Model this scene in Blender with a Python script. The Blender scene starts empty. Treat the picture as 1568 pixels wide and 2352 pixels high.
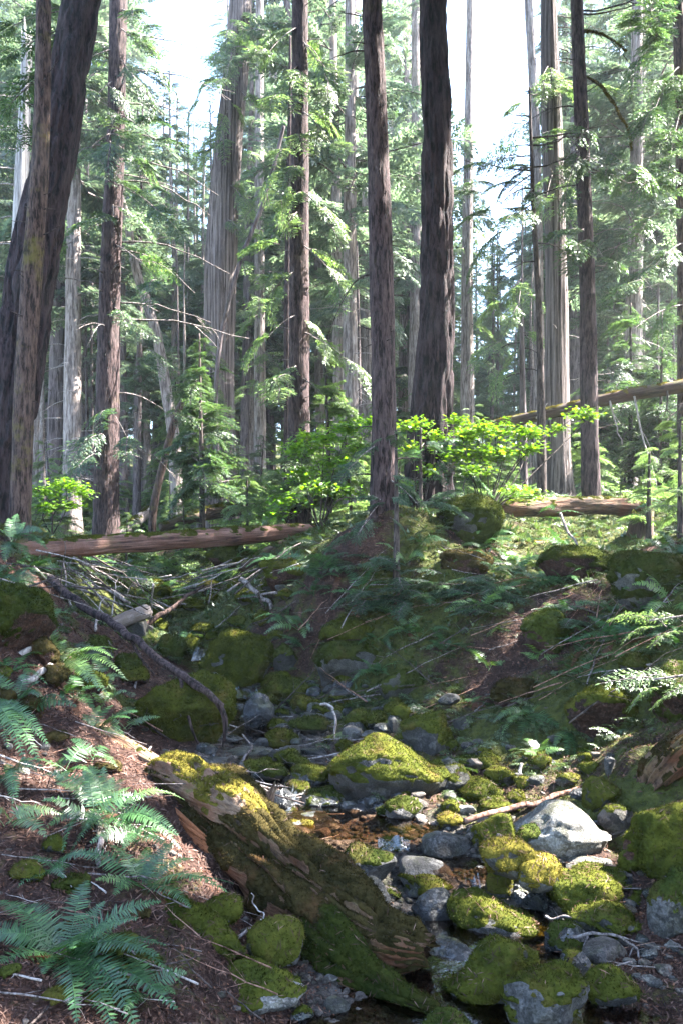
import bpy, bmesh, math, random
import numpy as np
from mathutils import Vector, Matrix

R = math.radians
rng = np.random.default_rng(7)
random.seed(7)
scene = bpy.context.scene
C = scene.collection

# ------------------------------------------------------------------ camera, world, sun, exposure
F, CX, HY, W, H = 1960.0, 784.0, 1274.0, 1568.0, 2352.0
cd = bpy.data.cameras.new('camera')
cd.sensor_fit = 'AUTO'; cd.sensor_width = 36.0; cd.lens = 36.0 * F / H
cd.shift_y = (HY - H / 2) / H
cd.clip_start = 0.05; cd.clip_end = 600
cam = bpy.data.objects.new('camera', cd); C.objects.link(cam)
cam.location = (0, 0, 0); cam.rotation_euler = (R(90), 0, 0)
scene.camera = cam

SUN_AZ, SUN_EL = 78.0, 50.0
S = Vector((math.sin(R(SUN_AZ)) * math.cos(R(SUN_EL)), math.cos(R(SUN_AZ)) * math.cos(R(SUN_EL)), math.sin(R(SUN_EL))))
SN = np.array(S)
wd = bpy.data.worlds.new("World"); scene.world = wd; wd.use_nodes = True
nt = wd.node_tree; nt.nodes.clear()
sky = nt.nodes.new('ShaderNodeTexSky'); sky.sky_type = 'NISHITA'; sky.sun_disc = False
sky.sun_elevation = R(SUN_EL); sky.sun_rotation = R(SUN_AZ)
bg = nt.nodes.new('ShaderNodeBackground'); bg.inputs['Strength'].default_value = 0.11
wo = nt.nodes.new('ShaderNodeOutputWorld')
nt.links.new(sky.outputs[0], bg.inputs[0]); nt.links.new(bg.outputs[0], wo.inputs[0])
ld = bpy.data.lights.new('sun', 'SUN'); ld.energy = 5.0; ld.angle = R(0.53); ld.color = (1.0, 0.965, 0.91)
lo = bpy.data.objects.new('sun', ld); C.objects.link(lo)
lo.rotation_euler = (-S).to_track_quat('-Z', 'Y').to_euler(); lo.location = S * 60

scene.view_settings.view_transform = 'Standard'; scene.view_settings.look = 'None'
scene.view_settings.gamma = 1.0; scene.view_settings.use_curve_mapping = False
scene.view_settings.exposure = 3.85
cy = scene.cycles
cy.max_bounces = 6; cy.diffuse_bounces = 3; cy.glossy_bounces = 2; cy.transmission_bounces = 4
cy.transparent_max_bounces = 6; cy.volume_bounces = 0
cy.caustics_reflective = False; cy.caustics_refractive = False
cy.sample_clamp_indirect = 6.0
cy.use_denoising = True

# ------------------------------------------------------------------ helpers
def P(px, py, Y):
    return np.array([(px - CX) / F * Y, Y, (HY - py) / F * Y])

def _hash(ix, iy, iz, seed):
    h = (ix.astype(np.int64) * 374761393 + iy.astype(np.int64) * 668265263 + iz.astype(np.int64) * 2147483647 + seed * 1274126177) & 0xFFFFFFFF
    h = ((h ^ (h >> 13)) * 1274126177) & 0xFFFFFFFF
    h = ((h ^ (h >> 15)) * 2246822519) & 0xFFFFFFFF
    return ((h ^ (h >> 16)) & 0xFFFFFF) / float(0xFFFFFF)

def vnoise(p, seed=0):
    p = np.asarray(p, float)
    i = np.floor(p); f = p - i; f = f * f * (3 - 2 * f)
    x, y, z = i[:, 0], i[:, 1], i[:, 2]
    r = 0
    for dx in (0, 1):
        wx = f[:, 0] if dx else 1 - f[:, 0]
        for dy in (0, 1):
            wy = f[:, 1] if dy else 1 - f[:, 1]
            for dz in (0, 1):
                wz = f[:, 2] if dz else 1 - f[:, 2]
                r = r + wx * wy * wz * _hash(x + dx, y + dy, z + dz, seed)
    return r * 2 - 1

def fbm(p, octv=3, seed=0, gain=0.5):
    p = np.asarray(p, float); r = 0; a = 1.0
    for k in range(octv):
        r = r + a * vnoise(p * (2.03 ** k) + 17.3 * k, seed + k); a *= gain
    return r

def sstep(a, b, x):
    t = np.clip((x - a) / (b - a), 0, 1); return t * t * (3 - 2 * t)

def unit(v):
    v = np.asarray(v, float); return v / (np.linalg.norm(v) + 1e-12)

def mk_mesh(name, V, Q=None, T=None, smooth=True, mats=(), mi=None, attrs=None):
    V = np.asarray(V, np.float32).reshape(-1, 3)
    nq = 0 if Q is None else len(Q); ntr = 0 if T is None else len(T)
    loops = []
    if nq: loops.append(np.asarray(Q, np.int32).reshape(-1))
    if ntr: loops.append(np.asarray(T, np.int32).reshape(-1))
    loops = np.concatenate(loops) if loops else np.zeros(0, np.int32)
    starts = np.concatenate([np.arange(nq) * 4, nq * 4 + np.arange(ntr) * 3]).astype(np.int32)
    me = bpy.data.meshes.new(name)
    me.vertices.add(len(V)); me.vertices.foreach_set('co', V.reshape(-1))
    me.loops.add(len(loops)); me.loops.foreach_set('vertex_index', loops)
    me.polygons.add(nq + ntr); me.polygons.foreach_set('loop_start', starts)
    if smooth: me.polygons.foreach_set('use_smooth', np.ones(nq + ntr, bool))
    for m in mats: me.materials.append(m)
    if mi is not None: me.polygons.foreach_set('material_index', np.asarray(mi, np.int32))
    if attrs:
        for k, v in attrs.items():
            a = me.attributes.new(k, 'FLOAT', 'POINT'); a.data.foreach_set('value', np.asarray(v, np.float32))
    me.update(calc_edges=True)
    return me

def obj(name, me, parent=None, loc=None):
    o = bpy.data.objects.new(name, me); C.objects.link(o)
    if parent is not None: o.parent = parent
    if loc is not None: o.location = tuple(float(v) for v in loc)
    return o

def tag(o, label, cat, group=None, kind=None):
    if label: o['label'] = label
    if cat: o['category'] = cat
    if group: o['group'] = group
    if kind: o['kind'] = kind
    return o

def thing(name, label, cat, loc, group=None):
    o = obj(name, None, None, loc)
    return tag(o, label, cat, group)

class MB:
    """collects vertices and quads / triangles of ONE mesh"""
    def __init__(s): s.v = []; s.q = []; s.t = []; s.qm = []; s.tm = []; s.n = 0
    def add(s, V, Q=None, T=None, m=0):
        V = np.asarray(V, float).reshape(-1, 3); s.v.append(V)
        if Q is not None and len(Q): s.q.append(np.asarray(Q, int) + s.n); s.qm.append(np.full(len(Q), m))
        if T is not None and len(T): s.t.append(np.asarray(T, int) + s.n); s.tm.append(np.full(len(T), m))
        s.n += len(V)
    def mesh(s, name, mats, org=(0, 0, 0), smooth=True):
        V = np.concatenate(s.v) - np.asarray(org, float)
        Q = np.concatenate(s.q) if s.q else None; T = np.concatenate(s.t) if s.t else None
        mi = np.concatenate(s.qm + s.tm)
        return mk_mesh(name, V, Q, T, smooth, mats, mi)

def frames(path):
    path = np.asarray(path, float)
    t = np.gradient(path, axis=0); t /= np.linalg.norm(t, axis=1)[:, None] + 1e-12
    ref = np.array([0, 0, 1.0]) if abs(t[0][2]) < 0.8 else np.array([0, 1.0, 0])
    a = np.cross(ref, t[0]); a /= np.linalg.norm(a)
    A = [a]
    for k in range(1, len(path)):
        a = a - t[k] * np.dot(a, t[k]); a /= np.linalg.norm(a); A.append(a)
    A = np.array(A); B = np.cross(t, A)
    return t, A, B

def resample(path, rad, n):
    path = np.asarray(path, float); rad = np.asarray(rad, float)
    d = np.concatenate([[0], np.cumsum(np.linalg.norm(np.diff(path, axis=0), axis=1))])
    # catmull-like smoothing through cubic interpolation on chord length
    s = np.linspace(0, d[-1], n)
    out = np.zeros((n, 3)); m = np.gradient(path, d, axis=0) if len(path) > 2 else np.repeat((path[1:] - path[:1]) / d[-1], 2, 0)
    k = np.clip(np.searchsorted(d, s, side='right') - 1, 0, len(d) - 2)
    h = (d[k + 1] - d[k])[:, None]; u = ((s - d[k]) / h[:, 0])[:, None]
    out = (2*u**3-3*u**2+1)*path[k] + (u**3-2*u**2+u)*h*m[k] + (-2*u**3+3*u**2)*path[k+1] + (u**3-u**2)*h*m[k+1]
    return out, np.interp(s, d, rad)

def tube(path, rad, nseg=6, cap=True, disp=None):
    """grid tube; disp(theta, s, centre points) gives a factor on the radius"""
    path = np.asarray(path, float); n = len(path); rad = np.asarray(rad, float)
    t, A, B = frames(path)
    th = np.linspace(0, 2 * np.pi, nseg, endpoint=False)
    ct, st = np.cos(th), np.sin(th)
    dirs = A[:, None, :] * ct[None, :, None] + B[:, None, :] * st[None, :, None]
    s = np.concatenate([[0], np.cumsum(np.linalg.norm(np.diff(path, axis=0), axis=1))])
    r = np.repeat(rad[:, None], nseg, 1)
    if disp is not None:
        TH, SS = np.meshgrid(th, s); r = r * disp(TH.ravel(), SS.ravel(), np.repeat(rad, nseg)).reshape(n, nseg)
    V = (path[:, None, :] + dirs * r[:, :, None]).reshape(-1, 3)
    i = np.arange(n - 1)[:, None] * nseg; j = np.arange(nseg)[None, :]; j2 = (j + 1) % nseg
    Q = np.stack([i + j, i + j2, i + nseg + j2, i + nseg + j], -1).reshape(-1, 4)
    T = None
    if cap:
        V = np.vstack([V, path[0], path[-1]]); a, b = len(V) - 2, len(V) - 1
        jj = np.arange(nseg); j3 = (jj + 1) % nseg; e = (n - 1) * nseg
        T = np.concatenate([np.stack([np.full(nseg, a), j3, jj], -1), np.stack([np.full(nseg, b), e + jj, e + j3], -1)])
    return V, Q, T

def vnormals(V, Q, T):
    N = np.zeros_like(V)
    tri = []
    if Q is not None and len(Q): tri += [Q[:, [0, 1, 2]], Q[:, [0, 2, 3]]]
    if T is not None and len(T): tri += [np.asarray(T)]
    tri = np.concatenate(tri)
    fn = np.cross(V[tri[:, 1]] - V[tri[:, 0]], V[tri[:, 2]] - V[tri[:, 0]])
    for k in range(3):
        for c in range(3): N[:, c] += np.bincount(tri[:, k], fn[:, c], len(V))
    return N / (np.linalg.norm(N, axis=1)[:, None] + 1e-12), tri, fn

# ------------------------------------------------------------------ materials
class NT:
    def __init__(s, name):
        s.m = bpy.data.materials.new(name); s.m.use_nodes = True; s.t = s.m.node_tree; s.t.nodes.clear()
        s.out = s.n('OutputMaterial')
    def n(s, typ, **kw):
        nd = s.t.nodes.new('ShaderNode' + typ)
        for k, v in kw.items(): setattr(nd, k, v)
        return nd
    def l(s, a, b): s.t.links.new(a, b)
    def val(s, sock, v):
        if isinstance(v, bpy.types.NodeSocket): s.l(v, sock)
        else: sock.default_value = v
    def coords(s, scale=(1, 1, 1), kind='Object'):
        tc = s.n('TexCoord'); mp = s.n('Mapping'); mp.inputs['Scale'].default_value = scale
        s.l(tc.outputs[kind], mp.inputs[0]); return mp.outputs[0]
    def wcoords(s, scale=(1, 1, 1)):
        g = s.n('NewGeometry'); mp = s.n('Mapping'); mp.inputs['Scale'].default_value = scale
        s.l(g.outputs['Position'], mp.inputs[0]); return mp.outputs[0]
    def noise(s, vec, scale=5, detail=4, rough=0.55, out=0):
        nd = s.n('TexNoise'); s.l(vec, nd.inputs['Vector']); nd.inputs['Scale'].default_value = scale
        nd.inputs['Detail'].default_value = detail; nd.inputs['Roughness'].default_value = rough; return nd.outputs[out]
    def ramp(s, fac, stops, interp='LINEAR'):
        nd = s.n('ValToRGB'); s.l(fac, nd.inputs[0]); e = nd.color_ramp.elements; nd.color_ramp.interpolation = interp
        while len(e) < len(stops): e.new(0.5)
        for k, (p, c) in enumerate(stops):
            e[k].position = p; e[k].color = (c if hasattr(c, '__len__') else (c, c, c)) [:3] + (1,) if hasattr(c, '__len__') else (c, c, c, 1)
        return nd.outputs[0]
    def mix(s, fac, a, b, blend='MIX'):
        nd = s.n('MixRGB', blend_type=blend); s.val(nd.inputs[0], fac)
        for k, v in ((1, a), (2, b)):
            s.val(nd.inputs[k], v if isinstance(v, bpy.types.NodeSocket) else tuple(v) + (1,))
        return nd.outputs[0]
    def math(s, op, a, b=0.0, clamp=False):
        nd = s.n('Math', operation=op, use_clamp=clamp); s.val(nd.inputs[0], a); s.val(nd.inputs[1], b); return nd.outputs[0]
    def bump(s, h, strength=0.5, dist=0.02):
        nd = s.n('Bump'); s.l(h, nd.inputs['Height']); nd.inputs['Strength'].default_value = strength; nd.inputs['Distance'].default_value = dist
        return nd.outputs[0]
    def princ(s, col, rough=0.8, normal=None, spec=0.3):
        b = s.n('BsdfPrincipled'); s.val(b.inputs['Base Color'], col if isinstance(col, bpy.types.NodeSocket) else tuple(col) + (1,))
        s.val(b.inputs['Roughness'], rough); b.inputs['Specular IOR Level'].default_value = spec
        if normal is not None: s.l(normal, b.inputs['Normal'])
        s.l(b.outputs[0], s.out.inputs[0]); return b
    def attr(s, name):
        a = s.n('Attribute'); a.attribute_name = name; return a.outputs['Fac']
    def nz(s):
        g = s.n('NewGeometry'); x = s.n('SeparateXYZ'); s.l(g.outputs['Normal'], x.inputs[0]); return x.outputs[2]

def m_leaf(name, c1, c2, c3=None, transl=0.45, tboost=(1.35, 1.5, 0.8), gloss=0.05, rough=0.45, nscale=0.9):
    t = NT(name); g = t.n('NewGeometry')
    oi = t.n('ObjectInfo')
    n = t.noise(t.wcoords(), nscale, 2)
    col = t.mix(t.ramp(n, [(0.38, 0.0), (0.62, 1.0)]), c1, c2)
    if c3 is not None:
        col = t.mix(t.ramp(g.outputs['Random Per Island'], [(0.72, 0.0), (0.98, 1.0)]), col, c3)
    hv = t.n('HueSaturation'); t.l(col, hv.inputs['Color'])
    r2 = t.math('ADD', t.math('MULTIPLY', g.outputs['Random Per Island'], 0.5), t.math('MULTIPLY', oi.outputs['Random'], 0.35))
    t.l(t.math('ADD', r2, 0.6), hv.inputs['Value'])
    d = t.n('BsdfDiffuse'); t.l(hv.outputs[0], d.inputs[0])
    tr = t.n('BsdfTranslucent'); t.l(t.mix(1.0, hv.outputs[0], tboost, 'MULTIPLY'), tr.inputs[0])
    mx = t.n('MixShader'); mx.inputs[0].default_value = transl; t.l(d.outputs[0], mx.inputs[1]); t.l(tr.outputs[0], mx.inputs[2])
    gl = t.n('BsdfGlossy'); gl.inputs['Roughness'].default_value = rough
    m2 = t.n('MixShader'); m2.inputs[0].default_value = gloss; t.l(mx.outputs[0], m2.inputs[1]); t.l(gl.outputs[0], m2.inputs[2])
    t.l(m2.outputs[0], t.out.inputs[0]); return t.m

def m_bark(name, dark, mid, light, sx=14, sz=1.5, moss=0.15, bump=0.9, lichen=0.12):
    t = NT(name); v = t.coords((sx, sx, sz)); v2 = t.coords((1, 1, 1))
    n1 = t.noise(v, 1.0, 6, 0.62); n2 = t.noise(v, 3.1, 4, 0.6); n3 = t.noise(v2, 1.7, 4)
    h = t.math('ADD', n1, t.math('MULTIPLY', n2, 0.45))
    col = t.ramp(h, [(0.63, dark), (0.71, mid), (0.88, light)])
    col = t.mix(t.math('MULTIPLY', t.ramp(n3, [(0.45, 0.0), (0.7, 1.0)]), lichen * 3), col, (0.15, 0.128, 0.118))
    fine = t.noise(t.coords((40, 40, 14)), 1.0, 3)
    col = t.mix(0.35, col, t.ramp(fine, [(0.3, 0.25), (0.75, 1.0)]), 'MULTIPLY')
    if moss:
        mk = t.ramp(t.noise(v2, 2.3, 5, 0.7), [(0.60 - moss * .25, 0.0), (0.72 - moss * .15, 1.0)])
        col = t.mix(t.math('MULTIPLY', mk, min(0.8, moss * 3)), col, (0.10, 0.085, 0.018))
    t.princ(col, 0.9, t.bump(t.math('ADD', h, t.math('MULTIPLY', fine, 0.3)), bump, 0.035), 0.2); return t.m

def m_moss(name, c1, c2, c3):
    t = NT(name); v = t.wcoords(); oi = t.n('ObjectInfo')
    n = t.noise(v, 7, 5, 0.65); n2 = t.noise(v, 38, 3)
    col = t.mix(t.ramp(n, [(0.35, 0.0), (0.66, 1.0)]), c1, c2)
    col = t.mix(t.ramp(t.noise(v, 3.2, 4, 0.7), [(0.55, 0.0), (0.72, 0.85)]), col, c3)
    col = t.mix(0.55, col, t.ramp(n2, [(0.3, 0.35), (0.7, 1.0)]), 'MULTIPLY')
    g = t.n('NewGeometry'); hv = t.n('HueSaturation'); t.l(col, hv.inputs['Color'])
    t.l(t.math('ADD', t.math('MULTIPLY', g.outputs['Random Per Island'], 0.55), t.math('ADD', t.math('MULTIPLY', oi.outputs['Random'], 0.35), 0.62)), hv.inputs['Value'])
    d = t.n('BsdfDiffuse'); t.l(hv.outputs[0], d.inputs[0]); nb = t.bump(t.math('ADD', n, t.math('MULTIPLY', n2, 0.7)), 0.9, 0.02); t.l(nb, d.inputs['Normal'])
    tr = t.n('BsdfTranslucent'); t.l(hv.outputs[0], tr.inputs[0])
    mx = t.n('MixShader'); mx.inputs[0].default_value = 0.2; t.l(d.outputs[0], mx.inputs[1]); t.l(tr.outputs[0], mx.inputs[2])
    t.l(mx.outputs[0], t.out.inputs[0]); return t.m

def m_rock(name, c1, c2, rough=0.75, spec=0.4, stain=(0.05, 0.048, 0.030), green=(0.045, 0.048, 0.016)):
    t = NT(name); v = t.coords(); oi = t.n('ObjectInfo')
    vm = t.n('VectorMath', operation='ADD'); t.l(v, vm.inputs[0]); cm = t.n('CombineXYZ')
    t.l(t.math('MULTIPLY', oi.outputs['Random'], 37.0), cm.inputs[0]); t.l(cm.outputs[0], vm.inputs[1]); v = vm.outputs[0]
    n = t.noise(v, 6, 6, 0.65); sp = t.noise(v, 90, 2, 0.5); big = t.noise(v, 2.6, 4, 0.6)
    col = t.mix(t.ramp(n, [(0.36, 0.0), (0.64, 1.0)]), c1, c2)
    col = t.mix(t.ramp(big, [(0.5, 0.0), (0.68, 0.7)]), col, stain)
    gm = t.math('MULTIPLY', t.ramp(t.noise(v, 4.2, 6, 0.75), [(0.50, 0.0), (0.60, 0.85)]), t.ramp(t.nz(), [(0.2, 0.45), (0.8, 1.0)]))
    col = t.mix(gm, col, green)
    crk = t.noise(v, 3.4, 8, 0.8); crk = t.math('ABSOLUTE', t.math('SUBTRACT', crk, 0.5)); crk = t.ramp(crk, [(0.0, 0.25), (0.035, 1.0)])
    col = t.mix(0.55, col, crk, 'MULTIPLY')
    col = t.mix(0.6, col, t.ramp(sp, [(0.38, 0.40), (0.6, 1.2)]), 'MULTIPLY')
    hv = t.n('HueSaturation'); t.l(col, hv.inputs['Color']); t.l(t.math('ADD', t.math('MULTIPLY', oi.outputs['Random'], 0.6), 0.7), hv.inputs['Value'])
    h = t.math('ADD', n, t.math('MULTIPLY', sp, 0.25))
    rg = t.ramp(n, [(0.3, max(0.05, rough - 0.15)), (0.7, min(1, rough + 0.15))])
    t.princ(hv.outputs[0], rg, t.bump(t.math('ADD', h, t.math('MULTIPLY', crk, 0.5)), 0.8, 0.04), spec); return t.m

def m_wood(name, dark, light, red, sx=24, sz=1.2, moss=0.0, rough=0.85):
    """grain runs along the object's own length (attribute grain_u / grain_v)"""
    t = NT(name); cm = t.n('CombineXYZ'); t.l(t.attr('grain_u'), cm.inputs[0]); t.l(t.attr('grain_v'), cm.inputs[1]); t.l(t.attr('grain_w'), cm.inputs[2])
    mp = t.n('Mapping'); mp.inputs['Scale'].default_value = (sx, sx, sz); t.l(cm.outputs[0], mp.inputs[0]); v = mp.outputs[0]
    n = t.noise(v, 1.0, 6, 0.6); n2 = t.noise(v, 3.3, 4, 0.6); b = t.noise(t.wcoords(), 3.0, 5, 0.65)
    h = t.math('ADD', n, t.math('MULTIPLY', n2, 0.5))
    col = t.ramp(h, [(0.60, dark), (0.78, light), (0.98, tuple(min(1, c * 1.5) for c in light))])
    col = t.mix(t.ramp(b, [(0.45, 0.0), (0.65, 0.9)]), col, red)
    col = t.mix(0.4, col, t.ramp(t.noise(t.wcoords(), 60, 3), [(0.3, 0.3), (0.7, 1.0)]), 'MULTIPLY')
    if moss:
        mk = t.math('MULTIPLY', t.ramp(t.noise(t.wcoords(), 4.5, 5, 0.7), [(0.62 - moss * .3, 0.0), (0.72 - moss * .2, 1.0)]), t.ramp(t.nz(), [(0.3, 0.15), (0.8, 1.0)]))
        col = t.mix(mk, col, (0.085, 0.09, 0.018))
    t.princ(col, rough, t.bump(h, 0.9, 0.03), 0.25); return t.m

M = {}
M['bark_fir'] = m_bark('fir_bark', (0.004, 0.003, 0.003), (0.025, 0.015, 0.016), (0.054, 0.035, 0.036), 15, 3.2, 0.0, 1.0, 0.04)
M['bark_hem'] = m_bark('hemlock_bark', (0.008, 0.005, 0.004), (0.050, 0.031, 0.031), (0.096, 0.065, 0.063), 24, 4.5, 0.06, 0.9, 0.05)
M['bark_mossy'] = m_bark('mossy_hemlock_bark', (0.012, 0.008, 0.006), (0.066, 0.040, 0.033), (0.125, 0.083, 0.070), 24, 4.5, 0.3, 0.8, 0.06)
M['bark_cedar'] = m_bark('cedar_bark', (0.028, 0.02, 0.018), (0.125, 0.097, 0.089), (0.24, 0.20, 0.19), 26, 0.45, 0.05, 0.9, 0.1)
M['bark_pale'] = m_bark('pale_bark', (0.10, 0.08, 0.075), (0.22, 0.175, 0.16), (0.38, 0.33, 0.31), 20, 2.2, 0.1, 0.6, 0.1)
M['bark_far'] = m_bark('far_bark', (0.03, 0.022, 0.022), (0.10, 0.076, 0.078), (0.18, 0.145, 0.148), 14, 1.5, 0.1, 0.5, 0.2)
M['silver'] = m_bark('silver_wood', (0.16, 0.14, 0.13), (0.36, 0.33, 0.32), (0.52, 0.49, 0.48), 26, 0.7, 0.1, 0.6, 0.0)
M['twig'] = m_bark('dead_twig', (0.05, 0.04, 0.036), (0.16, 0.13, 0.12), (0.30, 0.26, 0.25), 30, 6, 0.12, 0.3, 0.0)
M['twig_pale'] = m_bark('pale_twig', (0.16, 0.13, 0.12), (0.34, 0.29, 0.27), (0.5, 0.45, 0.43), 30, 6, 0.12, 0.3, 0.0)
M['twig_dark'] = m_bark('dark_twig', (0.02, 0.015, 0.013), (0.06, 0.045, 0.04), (0.11, 0.085, 0.075), 30, 6, 0.1, 0.3, 0.0)
M['twig_red'] = m_bark('red_twig', (0.09, 0.045, 0.03), (0.22, 0.12, 0.085), (0.34, 0.2, 0.15), 30, 6, 0.0, 0.3, 0.0)
M['needle'] = m_leaf('conifer_needles', (0.035, 0.070, 0.036), (0.060, 0.105, 0.044), (0.10, 0.14, 0.05), 0.42)
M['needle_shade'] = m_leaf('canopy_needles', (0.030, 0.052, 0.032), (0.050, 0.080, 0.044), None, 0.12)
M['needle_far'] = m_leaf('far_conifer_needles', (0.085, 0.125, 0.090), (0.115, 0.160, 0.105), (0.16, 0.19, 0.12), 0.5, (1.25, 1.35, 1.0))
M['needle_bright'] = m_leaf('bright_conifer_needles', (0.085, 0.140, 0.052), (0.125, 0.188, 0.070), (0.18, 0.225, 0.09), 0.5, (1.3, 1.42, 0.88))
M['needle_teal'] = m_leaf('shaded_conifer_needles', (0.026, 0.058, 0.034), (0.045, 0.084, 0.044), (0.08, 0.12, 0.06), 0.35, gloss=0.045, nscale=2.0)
M['maple'] = m_leaf('vine_maple_leaf', (0.070, 0.165, 0.012), (0.11, 0.22, 0.016), (0.17, 0.26, 0.03), 0.5, (1.5, 1.5, 0.5), 0.05, nscale=1.4)
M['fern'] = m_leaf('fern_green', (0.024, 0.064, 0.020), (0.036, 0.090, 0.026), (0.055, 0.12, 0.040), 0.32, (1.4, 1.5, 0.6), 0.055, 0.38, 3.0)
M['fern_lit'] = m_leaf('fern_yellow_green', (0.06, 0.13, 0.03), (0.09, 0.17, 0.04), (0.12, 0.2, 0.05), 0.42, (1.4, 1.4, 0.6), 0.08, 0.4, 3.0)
M['fern_dead'] = m_leaf('fern_brown', (0.06, 0.026, 0.014), (0.10, 0.043, 0.023), (0.15, 0.072, 0.04), 0.25, (1.2, 1.0, 0.8), 0.03, 0.5, 3.0)
M['moss'] = m_moss('moss_green', (0.036, 0.044, 0.010), (0.078, 0.082, 0.015), (0.098, 0.072, 0.022))
M['moss_bright'] = m_moss('moss_bright', (0.042, 0.050, 0.010), (0.085, 0.083, 0.017), (0.105, 0.074, 0.025))
M['moss_olive'] = m_moss('moss_olive', (0.024, 0.021, 0.009), (0.060, 0.046, 0.018), (0.105, 0.056, 0.026))
M['moss_dark'] = m_moss('moss_dark', (0.026, 0.036, 0.010), (0.052, 0.060, 0.014), (0.07, 0.054, 0.020))
M['moss_gold'] = m_moss('moss_gold', (0.075, 0.066, 0.014), (0.135, 0.110, 0.022), (0.12, 0.08, 0.028))
M['rock'] = m_rock('granite_grey', (0.042, 0.040, 0.039), (0.115, 0.108, 0.103))
M['rock_pale'] = m_rock('granite_pale', (0.10, 0.094, 0.084), (0.23, 0.215, 0.195), stain=(0.10, 0.088, 0.06))
M['rock_wet'] = m_rock('wet_stone', (0.020, 0.021, 0.023), (0.062, 0.062, 0.066), 0.30, 0.6, (0.02, 0.022, 0.016))
M['rock_tan'] = m_rock('tan_stone', (0.06, 0.048, 0.041), (0.15, 0.12, 0.102))
M['rot'] = m_wood('rotten_wood', (0.018, 0.010, 0.007), (0.12, 0.070, 0.044), (0.12, 0.045, 0.020), 22, 4.0, 0.45)
M['rot_pale'] = m_wood('pale_rotten_wood', (0.05, 0.028, 0.02), (0.20, 0.13, 0.088), (0.19, 0.09, 0.05), 26, 3.0, 0.3)
M['rot_red'] = m_wood('red_heartwood', (0.06, 0.018, 0.008), (0.26, 0.10, 0.045), (0.30, 0.10, 0.035), 22, 1.6, 0.0)
M['log_bark'] = m_wood('log_red_brown', (0.045, 0.022, 0.017), (0.19, 0.105, 0.082), (0.15, 0.070, 0.048), 20, 1.4, 0.25)
M['log_dark'] = m_wood('log_dark', (0.016, 0.010, 0.008), (0.075, 0.050, 0.040), (0.08, 0.04, 0.026), 20, 1.4, 0.5)
M['log_grey'] = m_wood('log_grey', (0.07, 0.055, 0.05), (0.24, 0.20, 0.185), (0.2, 0.155, 0.13), 20, 1.4, 0.25)
M['litter'] = m_leaf('needle_litter', (0.030, 0.013, 0.009), (0.065, 0.030, 0.021), (0.15, 0.09, 0.068), 0.1, (1, 1, 1), 0.02, 0.6, 4.0)
M['sprig'] = m_leaf('ground_sprig', (0.035, 0.065, 0.022), (0.06, 0.095, 0.026), (0.09, 0.12, 0.05), 0.35, (1.3, 1.4, 0.7), 0.07, 0.45, 2.5)

def m_ground():
    t = NT('forest_soil'); v = t.wcoords(); mo = t.attr('moss_amount'); gr = t.attr('gravel_amount')
    n = t.noise(v, 5, 6, 0.65); f = t.noise(v, 42, 4, 0.65); f2 = t.noise(v, 14, 4, 0.6)
    soil = t.mix(t.ramp(n, [(0.36, 0.0), (0.66, 1.0)]), (0.020, 0.011, 0.008), (0.072, 0.036, 0.026))
    soil = t.mix(t.ramp(f, [(0.5, 0.0), (0.7, 0.7)]), soil, (0.12, 0.065, 0.048))
    ms = t.mix(t.ramp(f2, [(0.36, 0.0), (0.66, 1.0)]), (0.034, 0.042, 0.009), (0.082, 0.088, 0.018))
    mk = t.ramp(t.math('ADD', mo, t.math('MULTIPLY', t.math('SUBTRACT', n, 0.5), 0.9)), [(0.42, 0.0), (0.60, 1.0)])
    col = t.mix(mk, soil, ms)
    gc = t.mix(t.ramp(t.noise(v, 20, 3), [(0.4, 0.0), (0.6, 1.0)]), (0.030, 0.026, 0.024), (0.11, 0.095, 0.085))
    col = t.mix(gr, col, gc)
    col = t.mix(0.5, col, t.ramp(f, [(0.3, 0.3), (0.65, 1.0)]), 'MULTIPLY')
    t.princ(col, 0.92, t.bump(t.math('ADD', f2, t.math('MULTIPLY', f, 0.6)), 1.0, 0.05), 0.2); return t.m
M['ground'] = m_ground()

def m_water():
    t = NT('creek_water'); v = t.wcoords((1, 1, 1)); n = t.noise(v, 9, 4, 0.6); n2 = t.noise(v, 32, 2)
    nb = t.bump(t.math('ADD', n, t.math('MULTIPLY', n2, 0.3)), 0.16, 0.03)
    tr = t.n('BsdfTransparent'); tr.inputs[0].default_value = (0.62, 0.47, 0.36, 1)
    gl = t.n('BsdfGlossy'); gl.inputs['Roughness'].default_value = 0.10; t.l(nb, gl.inputs['Normal'])
    fr = t.n('Fresnel'); fr.inputs[0].default_value = 1.45; t.l(nb, fr.inputs['Normal'])
    mx = t.n('MixShader'); t.l(t.math('MULTIPLY', fr.outputs[0], 1.3, True), mx.inputs[0]); t.l(tr.outputs[0], mx.inputs[1]); t.l(gl.outputs[0], mx.inputs[2])
    t.l(mx.outputs[0], t.out.inputs[0]); return t.m
M['water'] = m_water()

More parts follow.
